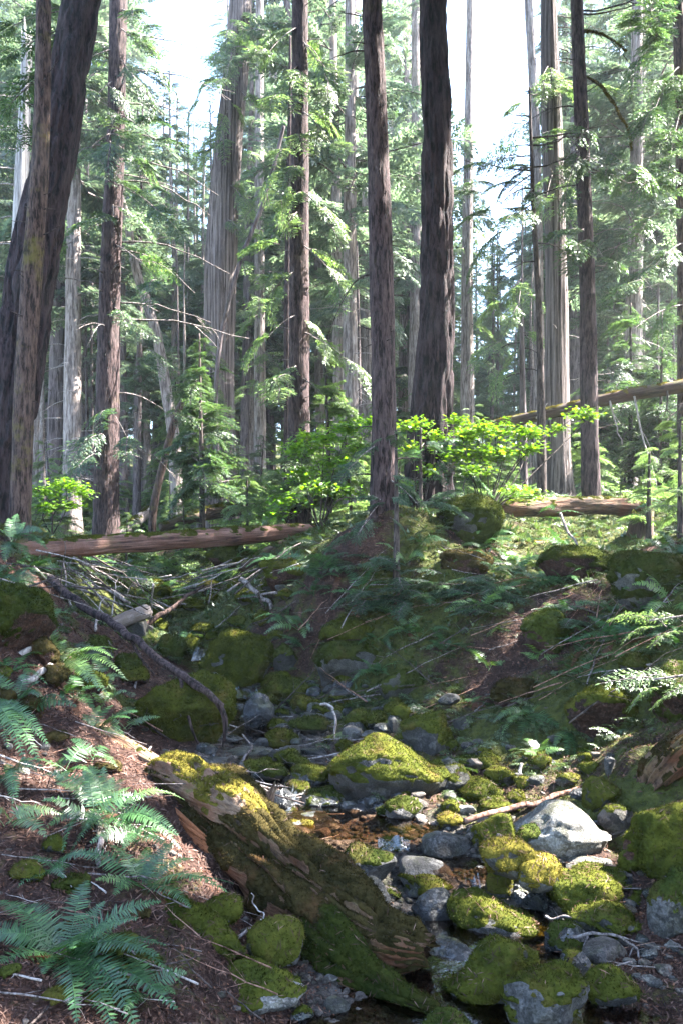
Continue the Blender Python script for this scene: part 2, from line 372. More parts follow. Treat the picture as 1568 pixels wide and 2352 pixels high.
def m_fall():
    t = NT('falling_water'); cm = t.n('CombineXYZ'); t.l(t.attr('fall_u'), cm.inputs[0]); t.l(t.attr('fall_v'), cm.inputs[1])
    mp = t.n('Mapping'); mp.inputs['Scale'].default_value = (26, 2.2, 1); t.l(cm.outputs[0], mp.inputs[0])
    n = t.noise(mp.outputs[0], 1.0, 5, 0.6)
    d = t.n('BsdfDiffuse'); d.inputs[0].default_value = (0.13, 0.15, 0.18, 1)
    tr = t.n('BsdfTransparent'); tr.inputs[0].default_value = (0.8, 0.78, 0.75, 1)
    gl = t.n('BsdfGlossy'); gl.inputs['Roughness'].default_value = 0.15; t.l(t.bump(n, 0.6, 0.02), gl.inputs['Normal'])
    m1 = t.n('MixShader'); t.l(t.ramp(n, [(0.50, 0.0), (0.70, 0.75)]), m1.inputs[0]); t.l(tr.outputs[0], m1.inputs[1]); t.l(d.outputs[0], m1.inputs[2])
    m2 = t.n('MixShader'); m2.inputs[0].default_value = 0.10; t.l(m1.outputs[0], m2.inputs[1]); t.l(gl.outputs[0], m2.inputs[2])
    t.l(m2.outputs[0], t.out.inputs[0]); return t.m
M['fall'] = m_fall()

# ------------------------------------------------------------------ terrain
CTRL = [(1000,2352,3.7),(1300,2310,3.85),(800,2330,3.78),(1000,2180,4.4),(1090,2075,4.95),(1085,2010,5.05),(960,1985,5.25),(900,1925,5.55),(850,1900,5.8),(1000,1890,5.9),
 (720,1860,6.2),(670,1800,6.6),(600,1720,7.6),(680,1720,7.6),(560,1680,8.2),(700,1640,8.7),(860,1660,8.3),(560,1590,9.6),(700,1560,10.0),(450,1500,11.2),(420,1420,13.5),(420,1350,16.5),(450,1270,22),(500,1220,26),
 (850,1590,9.2),(900,1480,9.6),(900,1380,9.95),(880,1290,10.5),(890,1200,11.0),(1000,1180,13),(1100,1600,8.6),(1100,1450,9.2),(1150,1350,9.8),(1150,1250,11),(1250,1220,12.5),(1300,1165,15),(1450,1155,16),
 (1050,1720,7.6),(1200,1760,6.9),(1150,1650,8.0),(1250,1580,8.2),(1300,1500,8.5),(1300,1400,9.0),(1400,1420,8.6),(1400,1270,10.5),(1400,1700,7.0),(1500,1600,6.9),(1550,1450,7.3),(1568,1300,8.6),
 (1350,1800,6.3),(1300,1960,5.4),(1450,1950,5.3),(1500,1900,5.4),(1560,1800,5.5),(1400,2100,4.75),(1500,2140,4.5),(1568,2000,4.9),(1500,2230,4.15),(1568,2300,3.85),
 (700,2250,4.05),(600,2330,3.8),(650,2100,4.8),(560,2150,4.5),(480,2300,3.8),(400,2340,3.6),(420,2200,4.0),(300,2300,3.5),(145,2230,3.6),(50,2340,3.2),(0,2200,3.6),(300,2150,4.1),(330,2050,4.5),(200,2000,4.5),(50,1980,4.4),
 (230,1870,5.1),(100,1880,4.8),(0,1850,4.8),(380,1880,5.4),(350,1780,6.1),(470,1800,6.3),(200,1700,6.2),(100,1700,5.9),(0,1650,5.8),(300,1700,7.0),(280,1600,8.2),(150,1600,7.0),(130,1500,7.6),(0,1480,7.0),(250,1500,9.5),(200,1420,10.5),
 (100,1380,9.5),(30,1300,10),(0,1230,11),(60,1210,12),(250,1345,17),(150,1250,14),(300,1250,20),(550,1220,18),(600,1300,13),(700,1240,13.5),(620,1400,11.3),(690,1450,10.4),(760,1380,10.3)]
cp = [P(*c) for c in CTRL]
cp += [np.array(v, float) for v in [(-20,30,1.6),(-8,30,1.2),(0,30,1.0),(8,30,1.4),(20,30,1.9),(-25,45,3.0),(0,45,2.6),(25,45,3.2),(-45,75,7.5),(0,75,6.8),(45,75,7.5),(-60,105,13),(0,105,13),(60,105,13),
   (-8,6,0.3),(-9,12,0.9),(8,6,0.3),(9,12,1.1),(-15,20,1.6),(15,20,1.8),(0,1.2,-2.0),(-2,1,-1.75),(3,1,-1.85),(6,-3,-1.2),(-6,-3,-1.0),(0,-6,-2.2),(14,8,1.2),(-14,8,1.2),(14,-4,.6),(-14,-4,.6),(2.2,2.6,-1.95),(-2.6,2.4,-1.5)]]
cp = np.array(cp)
def _U(r2): return 0.5 * r2 * np.log(r2 + 1e-9)
def _fit():
    xy = cp[:, :2]; n = len(xy)
    K = _U(((xy[:, None] - xy[None]) ** 2).sum(-1)) + np.eye(n) * 0.02
    Pm = np.c_[np.ones(n), xy]; A = np.block([[K, Pm], [Pm.T, np.zeros((3, 3))]])
    return np.linalg.solve(A, np.r_[cp[:, 2], 0, 0, 0])
_w = _fit()
def base_z(x, y):
    x = np.asarray(x, float).ravel(); y = np.asarray(y, float).ravel(); out = np.empty_like(x)
    for k in range(0, len(x), 20000):
        xx, yy = x[k:k+20000], y[k:k+20000]
        out[k:k+20000] = _U((xx[:, None] - cp[:, 0]) ** 2 + (yy[:, None] - cp[:, 1]) ** 2) @ _w[:-3] + _w[-3] + _w[-2] * xx + _w[-1] * yy
    return out
CREEK = np.array([P(*c) for c in [(1150,2440,3.4),(1080,2300,3.9),(1020,2180,4.4),(1090,2075,4.95),(1060,2000,5.1),(930,1935,5.5),(800,1890,5.9),(690,1835,6.4),(650,1780,6.9),(620,1715,7.6),(590,1650,8.5),(560,1590,9.6),(490,1530,10.6),(440,1450,12.5),(420,1370,16),(440,1290,21)]])
def creek_dist(x, y):
    x = np.asarray(x).ravel(); y = np.asarray(y).ravel(); best = np.full(len(x), 1e9)
    for a, b in zip(CREEK[:-1, :2], CREEK[1:, :2]):
        d = b - a; u = np.clip(((x - a[0]) * d[0] + (y - a[1]) * d[1]) / (d @ d), 0, 1)
        best = np.minimum(best, np.hypot(x - a[0] - u * d[0], y - a[1] - u * d[1]))
    return best
def ground_masks(x, y):
    p = np.c_[x, y, np.zeros(len(x))]
    cd_ = creek_dist(x, y)
    gravel = 1 - sstep(0.45, 0.9, cd_ + 0.25 * vnoise(p * 2.2, 5))
    gravel = gravel * (1 - sstep(8.5, 11.0, y))
    moss = 0.5 + 0.42 * fbm(p * 0.9, 3, 31)
    moss += 0.22 * sstep(9.5, 13, y) + 0.20 * sstep(0.5, 3.5, x) * sstep(7, 10, y) - 0.26 * sstep(0.4, 1.6, -x) * (1 - sstep(7.0, 9.5, y)) - 0.25 * (1 - sstep(4.2, 5.5, y)) * (x < 0.3) - 0.15 * (1 - sstep(6, 8, y)) * sstep(1.5, 2.5, x)
    return np.clip(moss, 0, 1), gravel
def ground_z(x, y):
    x = np.asarray(x, float).ravel(); y = np.asarray(y, float).ravel()
    p = np.c_[x, y, np.zeros(len(x))]; cd_ = creek_dist(x, y)
    amp = sstep(0.2, 1.0, cd_)
    z = base_z(x, y) - 0.13 * (1 - sstep(0.15, 0.75, cd_)) * (y < 14)
    z += amp * (0.11 * fbm(p * 1.1, 2, 3) + 0.055 * fbm(p * 3.7, 3, 9)) + 0.018 * fbm(p * 13, 2, 14) * (y < 22)
    return z
def gz(x, y): return float(ground_z([x], [y])[0])
_YS = np.geomspace(2.2, 95, 2200)
def hit(px, py):
    """where the line of sight of a photo point meets the ground"""
    xs = (px - CX) / F * _YS; zs = (HY - py) / F * _YS
    below = np.nonzero(zs < ground_z(xs, _YS))[0]
    Y = _YS[below[0]] if len(below) else 60.0
    return P(px, py, Y)

def build_ground():
    rows = np.concatenate([np.linspace(-6, 2.2, 30)[:-1], np.geomspace(2.2, 24, 560), np.geomspace(24, 125, 90)[1:]])
    u = np.linspace(-1, 1, 460); u = 0.65 * u + 0.35 * u ** 3
    hw = 7.0 + 0.95 * np.maximum(rows, 0)
    X = u[None, :] * hw[:, None]; Y = np.repeat(rows[:, None], len(u), 1)
    x, y = X.ravel(), Y.ravel(); z = ground_z(x, y); mo, gr = ground_masks(x, y)
    z += 0.03 * np.clip(mo - 0.5, 0, 1) * (1 + fbm(np.c_[x, y, z] * 9, 2, 77)) * (y < 24)
    nr, nc = X.shape; i = np.arange(nr - 1)[:, None] * nc; j = np.arange(nc - 1)[None]
    Q = np.stack([i + j, i + j + 1, i + nc + j + 1, i + nc + j], -1).reshape(-1, 4)
    o = obj('ground', mk_mesh('ground', np.c_[x, y, z], Q, None, True, [M['ground']], None, {'moss_amount': mo, 'gravel_amount': gr}))
    tag(o, 'forest floor of moss, needles and soil sloping down to the creek', 'ground', kind='structure')
build_ground()

# ------------------------------------------------------------------ moss shells and fuzz
def scatter_on(V, tri, fn, n, rg, wgt=None):
    a = np.linalg.norm(fn, axis=1)
    if wgt is not None: a = a * wgt
    if a.sum() <= 0: return np.zeros((0, 3)), np.zeros((0, 3)), np.zeros(0, int)
    k = rg.choice(len(tri), n, p=a / a.sum())
    r1, r2 = rg.random(n), rg.random(n); s = np.sqrt(r1)
    p = V[tri[k, 0]] * (1 - s)[:, None] + V[tri[k, 1]] * (s * (1 - r2))[:, None] + V[tri[k, 2]] * (s * r2)[:, None]
    nn = fn[k] / (np.linalg.norm(fn[k], axis=1)[:, None] + 1e-12)
    return p, nn, k
def tufts(p, nn, ln, wd_, rg, spread=0.8):
    n = len(p)
    d = nn + rg.normal(0, spread, (n, 3)) * 0.6; d /= np.linalg.norm(d, axis=1)[:, None]
    sd = np.cross(d, rg.normal(0, 1, (n, 3))); sd /= np.linalg.norm(sd, axis=1)[:, None] + 1e-9
    L = (ln * rg.uniform(0.5, 1.4, n))[:, None]; Wd = (wd_ * rg.uniform(0.6, 1.4, n))[:, None]
    b = p - nn * 0.004
    V = np.stack([b - sd * Wd, b + sd * Wd, b + d * L], 1).reshape(-1, 3)
    return V, np.arange(n * 3).reshape(-1, 3)
def add_moss(parent, V, Q, T, thr, mat, seed, thick=0.02, dens=9000, maxn=7000, ln=0.016, up=0.75, freq=5.0, bias=None):
    """a moss coat on the upper faces of a stone or log: its own mesh, with blades"""
    rg = np.random.default_rng(seed); N, tri, fn = vnormals(V, Q, T)
    w = V + seed * 3.7
    m = N[:, 2] * up + 0.48 * fbm(w * freq, 4, seed, .6) - thr - (0 if bias is None else bias)
    th = thick * (sstep(0.0, 0.35, m) * (1.0 + 0.55 * fbm(w * 16, 2, seed + 3))) - 0.004
    V2 = V + N * th[:, None]
    keep4 = (th[Q] > -0.003).any(1) if Q is not None and len(Q) else None
    Q2 = Q[keep4] if keep4 is not None else None
    T2 = None
    if T is not None and len(T): T = np.asarray(T); T2 = T[(th[T] > -0.003).any(1)]
    nf = (0 if Q2 is None else len(Q2)) + (0 if T2 is None else len(T2))
    if nf < 5: return None
    mb = MB(); mb.add(V2, Q2, T2)
    wt = sstep(0.0, 0.2, m[tri].mean(1)); area = 0.5 * (np.linalg.norm(fn, axis=1) * wt).sum()
    n = int(min(maxn, area * dens))
    if n > 10:
        p, nn, k = scatter_on(V2, tri, fn, n, rg, wt)
        tv, tt = tufts(p, nn, ln, ln * 0.22, rg); mb.add(tv, None, tt)
    n2 = int(min(160, area * 420)) if dens > 8000 else 0
    if n2 > 6:   # fallen needles caught in the moss
        p, nn, k = scatter_on(V2, tri, fn, n2, rg, wt * np.clip(N[tri].mean(1)[:, 2], 0, 1)); d = rg.normal(0, 1, (n2, 3)); d -= nn * (d * nn).sum(1)[:, None]; d /= np.linalg.norm(d, axis=1)[:, None] + 1e-9
        sd = np.cross(d, nn) * .0022; L = rg.uniform(.008, .035, n2)[:, None]; p = p + nn * .009
        mb.add(np.stack([p - d * L, p + sd, p + d * L, p - sd], 1).reshape(-1, 3), np.arange(n2 * 4).reshape(-1, 4), None, 1)
    return obj('moss', mb.mesh('moss', [M[mat], M['litter']]), parent)

# ------------------------------------------------------------------ stones
def _ico(level):
    bm = bmesh.new(); bmesh.ops.create_icosphere(bm, subdivisions=level, radius=1.0)
    V = np.array([v.co[:] for v in bm.verts]); T = np.array([[v.index for v in f.verts] for f in bm.faces]); bm.free(); return V, T
ICO = {k: _ico(k) for k in (2, 3, 4, 5)}
NROCK = [0]
def rock_shape(level, seed, planes=6, rough=0.09, cut=(0.5, 0.85), soft=0.85):
    rg = np.random.default_rng(seed); V, T = ICO[level]; V = V.copy()
    for _ in range(planes + 4):
        n = unit(rg.normal(0, 1, 3)); o = rg.uniform(*cut); d = V @ n - o
        V -= n[None] * (np.clip(d, 0, None) * soft)[:, None]
    r = 1 + rough * fbm(V * 1.6 + seed, 3, seed) + 0.03 * fbm(V * 6 + seed, 3, seed + 5) - 0.05 * np.clip(0.35 - np.abs(fbm(V * 2.6 + seed, 3, seed + 8)), 0, 1)
    return V * r[:, None], T
ROCKS = []
def rock(label, x0, y0, x1, y1, kind='moss', mat='rock', moss='moss', thr=None, tilt=0, planes=6, prof=None, seed=None, Y=None, group=None, level=None, cut=(0.5, 0.85), deep=0.85, name=None, sink=0.25, rough=0.09, thick=None):
    NROCK[0] += 1; seed = seed or NROCK[0] * 13 + 5
    wpx = x1 - x0
    if level is None: level = 5 if wpx > 130 else (4 if wpx > 40 else 3)
    V, T = rock_shape(level, seed, planes, rough, cut)
    a = R(tilt); rot = np.array([[math.cos(a), 0, math.sin(a)], [0, 1, 0], [-math.sin(a), 0, math.cos(a)]])
    V = V @ rot.T
    lo_, hi_ = V.min(0), V.max(0); V = (V - (lo_ + hi_) / 2) / ((hi_ - lo_) / 2)
    if Y is None:
        Yb = hit((x0 + x1) / 2, y1)[1]; w = wpx / F * Yb; Y = Yb + 0.33 * w * deep
    w = wpx / F * Y; hh = (y1 - y0) / F * Y; d = w * deep
    cpos = P((x0 + x1) / 2, (y0 + y1) / 2, Y)
    sl = abs(cpos[2]) / Y; cs = 1 / math.sqrt(1 + sl * sl); sn = sl * cs
    c2 = (hh * cs / 2) ** 2 - (d / 2 * sn) ** 2
    c = math.sqrt(max(c2, (0.28 * hh) ** 2)) / cs
    if prof is not None:
        pu, pv = zip(*prof); top = np.interp((V[:, 0] + 1) / 2, pu, pv)
        el = np.sqrt(np.clip(1 - V[:, 0] ** 2, 0.03, 1)); up_ = V[:, 2] > -0.2
        zz = np.where(up_, -0.2 + (V[:, 2] + 0.2) * np.clip(((top * 2 - 1) + 0.2) / (el + 0.2), 0.1, 2.2), V[:, 2]); V[:, 2] = zz
    V = V * np.array([w / 2, d / 2, c]); V[:, 2] = np.where(V[:, 2] < -0.4 * c, -0.4 * c + (V[:, 2] + 0.4 * c) * (1 + sink * 2), V[:, 2])
    o = obj(name or ('boulder' if w > 0.42 else 'stone'), mk_mesh('stone', V, None, T, True, [M[mat]]), None, cpos)
    tag(o, label, 'boulder' if w > 0.42 else 'stone', group)
    if kind != 'bare':
        if thr is None: thr = {'moss': -0.20, 'full': -0.48, 'part': 0.15, 'thin': 0.38}[kind]
        nm = int(min(9000, 1200 + wpx * 40))
        add_moss(o, V, None, T, thr, moss, seed, thick or min(0.018, 0.03 * w + 0.003), 12000 if Y < 7 else 6000, nm, 0.017 if Y < 7 else 0.024, freq=3.6 / max(w, 0.12))
    ROCKS.append((cpos[0], cpos[1], w / 2)); return o
SMALL = 'small stones lying between the boulders of the creek'
G = 'loose grey pebbles on the gravel bar'
rock('big dome of moss and grey rock at the creek head below the fallen branches', 460,1441,637,1576, 'moss', moss='moss', thr=-0.3, planes=4, prof=[(0,.35),(.15,.75),(.4,.98),(.6,1),(.85,.9),(1,.6)])
rock('dark mossy block against the right flank of the domed boulder', 628,1478,684,1552, 'moss', moss='moss_dark', thr=0.0)
rock('big round moss-covered boulder that the thin fallen sapling hangs over', 315,1545,545,1708, 'full', moss='moss', planes=3, thr=-0.5)
rock('low green hump of a boulder just downstream of the domed boulder', 600,1552,727,1613, 'full', planes=4)
rock('small mossy hump leaning on the low green hump', 593,1586,657,1623, 'full')
rock('flat-topped moss-green stone beside the low green hump', 668,1596,742,1638, 'full', moss='moss_bright')
rock('dark wet rock with two lumps at the foot of the big round boulder', 560,1592,632,1678, 'bare', 'rock_wet')
rock('broad flat mossy stone above the bright green block', 664,1644,758,1688, 'moss', moss='moss_dark')
rock('bright green mossy block in mid creek with a flat top', 611,1674,689,1718, 'full', moss='moss_bright', cut=(.5,.75))
rock('mossy cone behind two other mossy stones in mid creek', 630,1720,688,1760, 'full', moss='moss_bright')
rock('dull green mossy stone in front of the mossy cone', 594,1754,668,1803, 'moss', moss='moss_dark')
rock('mossy slab beside the big peaked boulder, wet along its foot', 668,1752,774,1818, 'moss', 'rock_wet', 'moss', thr=0.1, tilt=14)
rock('round green mossy knob behind the pale end of the rotten log', 365,1727,444,1778, 'full', moss='moss_bright', planes=2)
rock('wet grey rock tucked behind the big round boulder', 468,1543,524,1590, 'bare', 'rock_wet')
rock('light green mossy hump among the fallen branches', 328,1331,378,1374, 'full', moss='moss_bright')
rock('mossy lump under the thin fallen sapling', 366,1456,428,1518, 'full', moss='moss_dark')
rock('mossy dome left of the big round boulder', 266,1500,324,1560, 'full', moss='moss_dark')
rock('little mossy hump beside the blue trickle', 424,1464,463,1500, 'full')
rock('broken grey rock with moss cap behind the sunlit fern', 182,1461,258,1525, 'moss', moss='moss_dark', thr=0.05)
rock('dark overhanging mossy block at the foot of the far slope', 724,1470,882,1582, 'moss', moss='moss_dark', thr=-0.1, cut=(.5,.75))
rock('square dark boulder with thin moss at the foot of the far slope', 864,1536,976,1608, 'moss', moss='moss_dark', thr=0.1, cut=(.5,.75))
rock('squarish mossy boulder with a bare grey top behind the big peaked boulder', 922,1634,1036,1728, 'moss', thr=-0.05, cut=(.5,.75))
rock('small mossy stone at the shoulder of the big peaked boulder', 904,1680,956,1718, 'full', moss='moss_bright')
rock('big peaked mossy boulder in mid creek with a bare grey patch on its face', 752,1684,1030,1835, 'moss', thr=-0.22, planes=4, prof=[(0,.55),(.1,.8),(.25,.99),(.45,1),(.6,.9),(.75,.66),(.9,.4),(1,.2)], deep=.7, level=5, cut=(.6,.9))
rock('grey-green slab leaning at the right foot of the big peaked boulder', 998,1756,1082,1818, 'thin', 'rock', tilt=18)
rock('dark mossy slab under the drooping brown fern', 1032,1735,1126,1773, 'full', moss='moss_dark')
rock('bright green oval mossy stone under the long bare pole', 1110,1760,1186,1808, 'full', moss='moss_bright', planes=3)
rock('mossy boulder with sloping back left of the oval mossy stone', 1050,1784,1160,1840, 'full', planes=3, prof=[(0,.3),(.3,.85),(.5,1),(.8,.8),(1,.3)])
rock('small bright mossy stone on the right bank beside an upright grey slab', 1278,1774,1332,1808, 'full', moss='moss_bright')
rock('upright thin grey slab standing on the right bank', 1386,1738,1412,1788, 'bare', 'rock', cut=(.4,.6), tilt=-8)
rock('blocky grey-green rock standing in the stream below the big peaked boulder', 864,1826,970,1896, 'part', 'rock', 'moss_dark', cut=(.45,.7), thr=0.2)
rock('low yellow-green mossy stone under the thick end of the long bare pole', 1002,1866,1066,1900, 'full', moss='moss_gold')
rock('small pale grey stone above the yellow-green mossy stone', 1048,1846,1092,1872, 'bare', 'rock_pale')
rock('mossy hump crossed by the long bare pole', 1104,1830,1193,1872, 'full')
rock('mossy knob behind the pale sunlit granite boulder', 1162,1814,1208,1848, 'full', moss='moss_bright')
rock('tall olive mossy boulder behind the sunlit golden one', 1082,1868,1182,1978, 'full', moss='moss', planes=3)
rock('pale granite boulder with a sunlit white top and grey face', 1180,1833,1396,1972, 'bare', 'rock_pale', planes=5, prof=[(0,.45),(.2,.85),(.38,1),(.6,.97),(.8,.7),(1,.25)], cut=(.6,.9))
rock('dark green mossy stone at the left foot of the pale granite boulder', 1174,1893,1272,1952, 'full', moss='moss_dark', planes=3)
rock('tilted golden-mossed boulder lit by the sun beside the waterfall', 1104,1920,1234,2018, 'full', moss='moss_gold', tilt=-22, planes=4, Y=5.0)
rock('smaller golden-mossed stone touching the tilted golden one', 1184,1963,1287,2040, 'full', moss='moss_gold', Y=4.95, planes=5)
rock('flat-topped stone with a sunlit white upper face', 1297,1962,1412,2010, 'bare', 'rock_pale', cut=(.35,.6))
rock('low mossy slab in front of the flat sunlit stone', 1312,1985,1434,2044, 'full', planes=4)
rock('big green mossy dome right of the waterfall', 1252,1998,1418,2108, 'full', planes=3, moss='moss')
rock('brownish mossy hump in front of the big green dome', 1307,2068,1458,2164, 'full', moss='moss', planes=3, thr=-.35)
rock('rounded grey-green boulder at the water-worn right bank', 1482,1994,1620,2144, 'part', 'rock', 'moss_dark', planes=3, thr=0.15)
rock('dark pointed rock behind the sunlit flat slab above the waterfall', 966,1905,1088,1978, 'bare', 'rock', tilt=16, cut=(.5,.75))
rock('thin flat stone at the lip of the upper pool', 882,1886,966,1914, 'thin', 'rock_wet')
rock('wet brown boulder with a sunlit right edge beside the rotten log', 772,1942,911,2044, 'thin', 'rock', 'moss_dark', tilt=14, cut=(.55,.8), thr=.3)
rock('flat purple-grey slab above the waterfall, lit on top', 914,1957,1040,2024, 'bare', 'rock', cut=(.35,.6))
rock('grey block with a mossy cap below the flat purple-grey slab', 912,2004,1041,2064, 'moss', thr=.15, cut=(.5,.75), moss='moss_bright')
rock('pointed pale grey rock leaning on the rotten log', 826,2016,896,2088, 'bare', 'rock', tilt=20, cut=(.4,.65))
rock('dark wet rounded boulder left of the waterfall', 942,2034,1056,2144, 'bare', 'rock_wet', planes=3)
rock('long wedge of mossy boulder below the waterfall', 1032,2053,1268,2194, 'moss', thr=-.05, planes=3, prof=[(0,.8),(.05,.98),(.25,1),(.55,.78),(.8,.55),(1,.3)], cut=(.6,.85), deep=.6)
rock('mossy cube of stone at the right foot of the waterfall', 1109,2003,1174,2068, 'moss', thr=.0, cut=(.5,.75))
rock('dark wet wedge in the pool behind the large mossy boulder', 952,2152,1088,2244, 'bare', 'rock_wet', tilt=14, planes=4)
rock('small smooth wet stone under the dark rounded boulder', 984,2115,1031,2163, 'bare', 'rock_wet', planes=2)
rock('large mossy boulder standing in the pool with a tall right shoulder', 1017,2138,1247,2340, 'full', moss='moss', planes=3, prof=[(0,.3),(.12,.45),(.35,.72),(.6,.97),(.8,1),(.95,.9),(1,.6)], thr=-.32, deep=.7)
rock('mossy-capped boulder with a wet grey foot at the bottom of the pool', 1155,2222,1362,2365, 'moss', thr=.12, moss='moss', planes=4, Y=3.75)
rock('round mossy boulder at the edge of the brown pool', 1346,2222,1464,2326, 'full', planes=3, moss='moss', thr=-.35)
rock('smooth oval grey stone resting above the round mossy boulder', 1338,2154,1439,2226, 'bare', 'rock_tan', planes=2, rough=.05)
rock('dark angular stone with one mossy facet', 1286,2184,1364,2254, 'thin', 'rock_wet', 'moss_bright', tilt=20, cut=(.4,.7), thr=.3)
rock('greenish wet boulder under the rusty twigs', 1246,2113,1348,2200, 'thin', 'rock_wet', 'moss_dark', planes=3, thr=.2)
rock('small square dark stone right of the waterfall pool', 1172,2044,1211,2084, 'bare', 'rock_wet', cut=(.45,.6))
rock('pinkish grey stone at the waterfall foot', 1130,2062,1191,2100, 'bare', 'rock_tan')
rock('dark wet block between the waterfall and the green dome', 1198,2036,1258,2104, 'bare', 'rock_wet', cut=(.45,.7))
rock('rock tip breaking the water at the bottom edge of the view', 966,2328,1082,2392, 'thin', 'rock', 'moss_dark', Y=3.62, thr=.3)
rock('little pale stone on the olive mossy boulder', 1126,1912,1162,1948, 'bare', 'rock_tan', Y=5.05)
rock('tan boulder wedged under the right bank roots', 1366,1843,1458,1920, 'thin', 'rock_tan', 'moss', tilt=-18, thr=.4)
rock('mossy outcrop above the tan wedged boulder', 1338,1786,1424,1866, 'full', moss='moss_bright')
rock('big mossy hummock under the roots at the right edge', 1434,1836,1640,2024, 'full', 'ground', moss='moss', planes=4, Y=5.1, deep=.7, thr=-.4, rough=.16)
rock('great mossy mound halfway up the right bank', 1300,1572,1480,1706, 'full', 'ground', moss='moss', planes=3, deep=.7, thr=-.2, rough=.15)
rock('mossy hump above the great mound on the right bank', 1425,1500,1508,1552, 'full', moss='moss_bright', planes=2)
rock('mossy ledge above the great mound near the lit spray', 1500,1520,1640,1660, 'full', 'ground', moss='moss_dark', planes=3, deep=.7, rough=.15)
rock('mossy boulder under dangling ground cover near the upper right edge', 1396,1268,1600,1392, 'full', moss='moss_dark', planes=3, deep=.8, thr=-.35)
rock('tall mossy boulder with a bare pale flank behind the hemlock sapling', 1003,1136,1158,1250, 'full', moss='moss_dark', planes=3, thr=-.5, prof=[(0,.5),(.2,.85),(.5,1),(.75,1),(.95,.8),(1,.6)])
rock('mossy stone in the dark gap under the rotten log', 455,2053,559,2124, 'full', moss='moss', planes=2)
rock('square mossy stone below the rotten log', 568,2105,697,2220, 'full', moss='moss_bright', planes=3, thr=-.35, cut=(.6,.8))
rock('mossy boulder with a bare white granite face below the rotten log', 473,2192,707,2316, 'moss', 'rock_pale', 'moss', thr=.3, planes=4, cut=(.5,.75), prof=[(0,.45),(.2,.9),(.4,1),(.7,.75),(1,.35)])
rock('bright yellow-green mossy lump behind the crest of the rotten log', 538,1795,594,1844, 'full', moss='moss_gold')
rock('pale rounded stone with twigs by the upper pool', 648,1884,724,1924, 'thin', 'rock_pale', 'moss_gold')
rock('small round moss ball on the left bank', 98,1915,148,1962, 'full', moss='moss', planes=2)
rock('mossy hump with an overhang on the left bank', 25,1975,104,2032, 'full', moss='moss', planes=3)
rock('wet brown stone beside the top of the upper cascade', 622,1813,674,1868, 'bare', 'rock_wet')
rock('long dark mossy slab beside the upper cascade', 686,1814,792,1874, 'thin', 'rock_wet', 'moss_dark', tilt=10)
rock('water-washed dark slab under the upper cascade', 648,1862,782,1912, 'bare', 'rock_wet')
rock('rust-grey stone beside the pale rounded stone', 716,1900,762,1932, 'bare', 'rock_tan')
rock('wet round stone in the lowest pool near the log', 670,2308,722,2354, 'thin', 'rock_wet', 'moss', thr=.3)
rock('grey wet stone in the bottom pool beside the log root', 742,2288,804,2334, 'bare', 'rock')
rock('small grey stone at the left rim of the bottom pool', 648,2293,690,2322, 'bare', 'rock')
for b in [(450,1704,502,1732),(520,1708,628,1742),(455,1738,524,1762),(548,1750,592,1777),(500,1690,560,1708),(690,1716,752,1738)]:
    rock('flat dark wet stone lying in the trickle of the upper creek', *b, 'bare', 'rock_wet', group='flat wet stones in the upper creek')
for b in [(784,1668,832,1702),(829,1676,872,1698),(884,1646,926,1683),(1004,1592,1056,1623),(1038,1646,1076,1678),(800,1640,838,1664),(850,1622,888,1642),(700,1612,742,1640)]:
    rock('bluish grey stone in the stony run above the big peaked boulder', *b, 'bare', 'rock', group='bluish grey stones above the peaked boulder')
for b in [(829,1644,886,1678),(690,1572,740,1600),(756,1590,806,1622),(745,1622,800,1646),(880,1612,936,1640),(770,1700,812,1730),(1008,1700,1050,1728),(1092,1716,1130,1742),(1012,1836,1058,1866),(1180,1780,1222,1812)]:
    rock('palm-sized mossy stone in the upper half of the creek bed', *b, 'full', moss='moss_bright' if b[0] % 3 else 'moss', group='small mossy stones of the upper creek')
rgk = np.random.default_rng(11)
def strew(n, x0, y0, x1, y1, s0, s1, label, group, mats, mossy=0.0):
    k = 0
    for _ in range(n):
        x, y = rgk.uniform(x0, x1), rgk.uniform(y0, y1); s = rgk.uniform(s0, s1)
        rock(label, x - s / 2, y - s * 0.62, x + s / 2, y, 'full' if rgk.random() < mossy else 'bare', mats[int(rgk.integers(len(mats)))], group=group, deep=.9, name='pebble' if 'pebble' in label else 'cobble' if 'cobble' in label else None)
strew(34, 1330,2180,1568,2290, 16,44, 'pebble on the gravel bar at the edge of the brown pool', 'pebbles on the gravel bar', ['rock', 'rock_tan', 'rock_pale', 'rock_tan'])
strew(16, 960,1880,1090,1912, 14,30, 'sunlit pebble on the little shingle bank above the waterfall', 'pebbles of the sunlit shingle', ['rock_pale', 'rock_tan'])
strew(44, 540,1580,920,1725, 18,46, 'cobble strewn in the upper creek bed', 'cobbles of the upper creek bed', ['rock', 'rock_wet', 'rock_wet'], .3)
strew(36, 560,1720,880,1880, 18,52, 'dark cobble beside the middle run of water', 'dark cobbles beside the middle run', ['rock_wet', 'rock_wet', 'rock'], .25)
strew(24, 1240,1990,1500,2190, 18,44, 'cobble wedged between the boulders of the right bank', 'cobbles wedged on the right bank', ['rock', 'rock_tan', 'rock_wet'], .3)
strew(14, 560,2080,780,2310, 18,36, 'cobble in the dark hollow under the rotten log', 'cobbles under the rotten log', ['rock_wet', 'rock'], .2)
strew(30, 860,1700,1360,1860, 16,40, 'cobble on the stony slope under the long bare pole', 'cobbles under the long bare pole', ['rock', 'rock_tan', 'rock_wet'], .45)
strew(7, 10,1700,180,1840, 14,34, 'pale stone lying in the red needles of the left bank', 'pale stones in the red needles', ['rock_pale', 'rock'], 0)

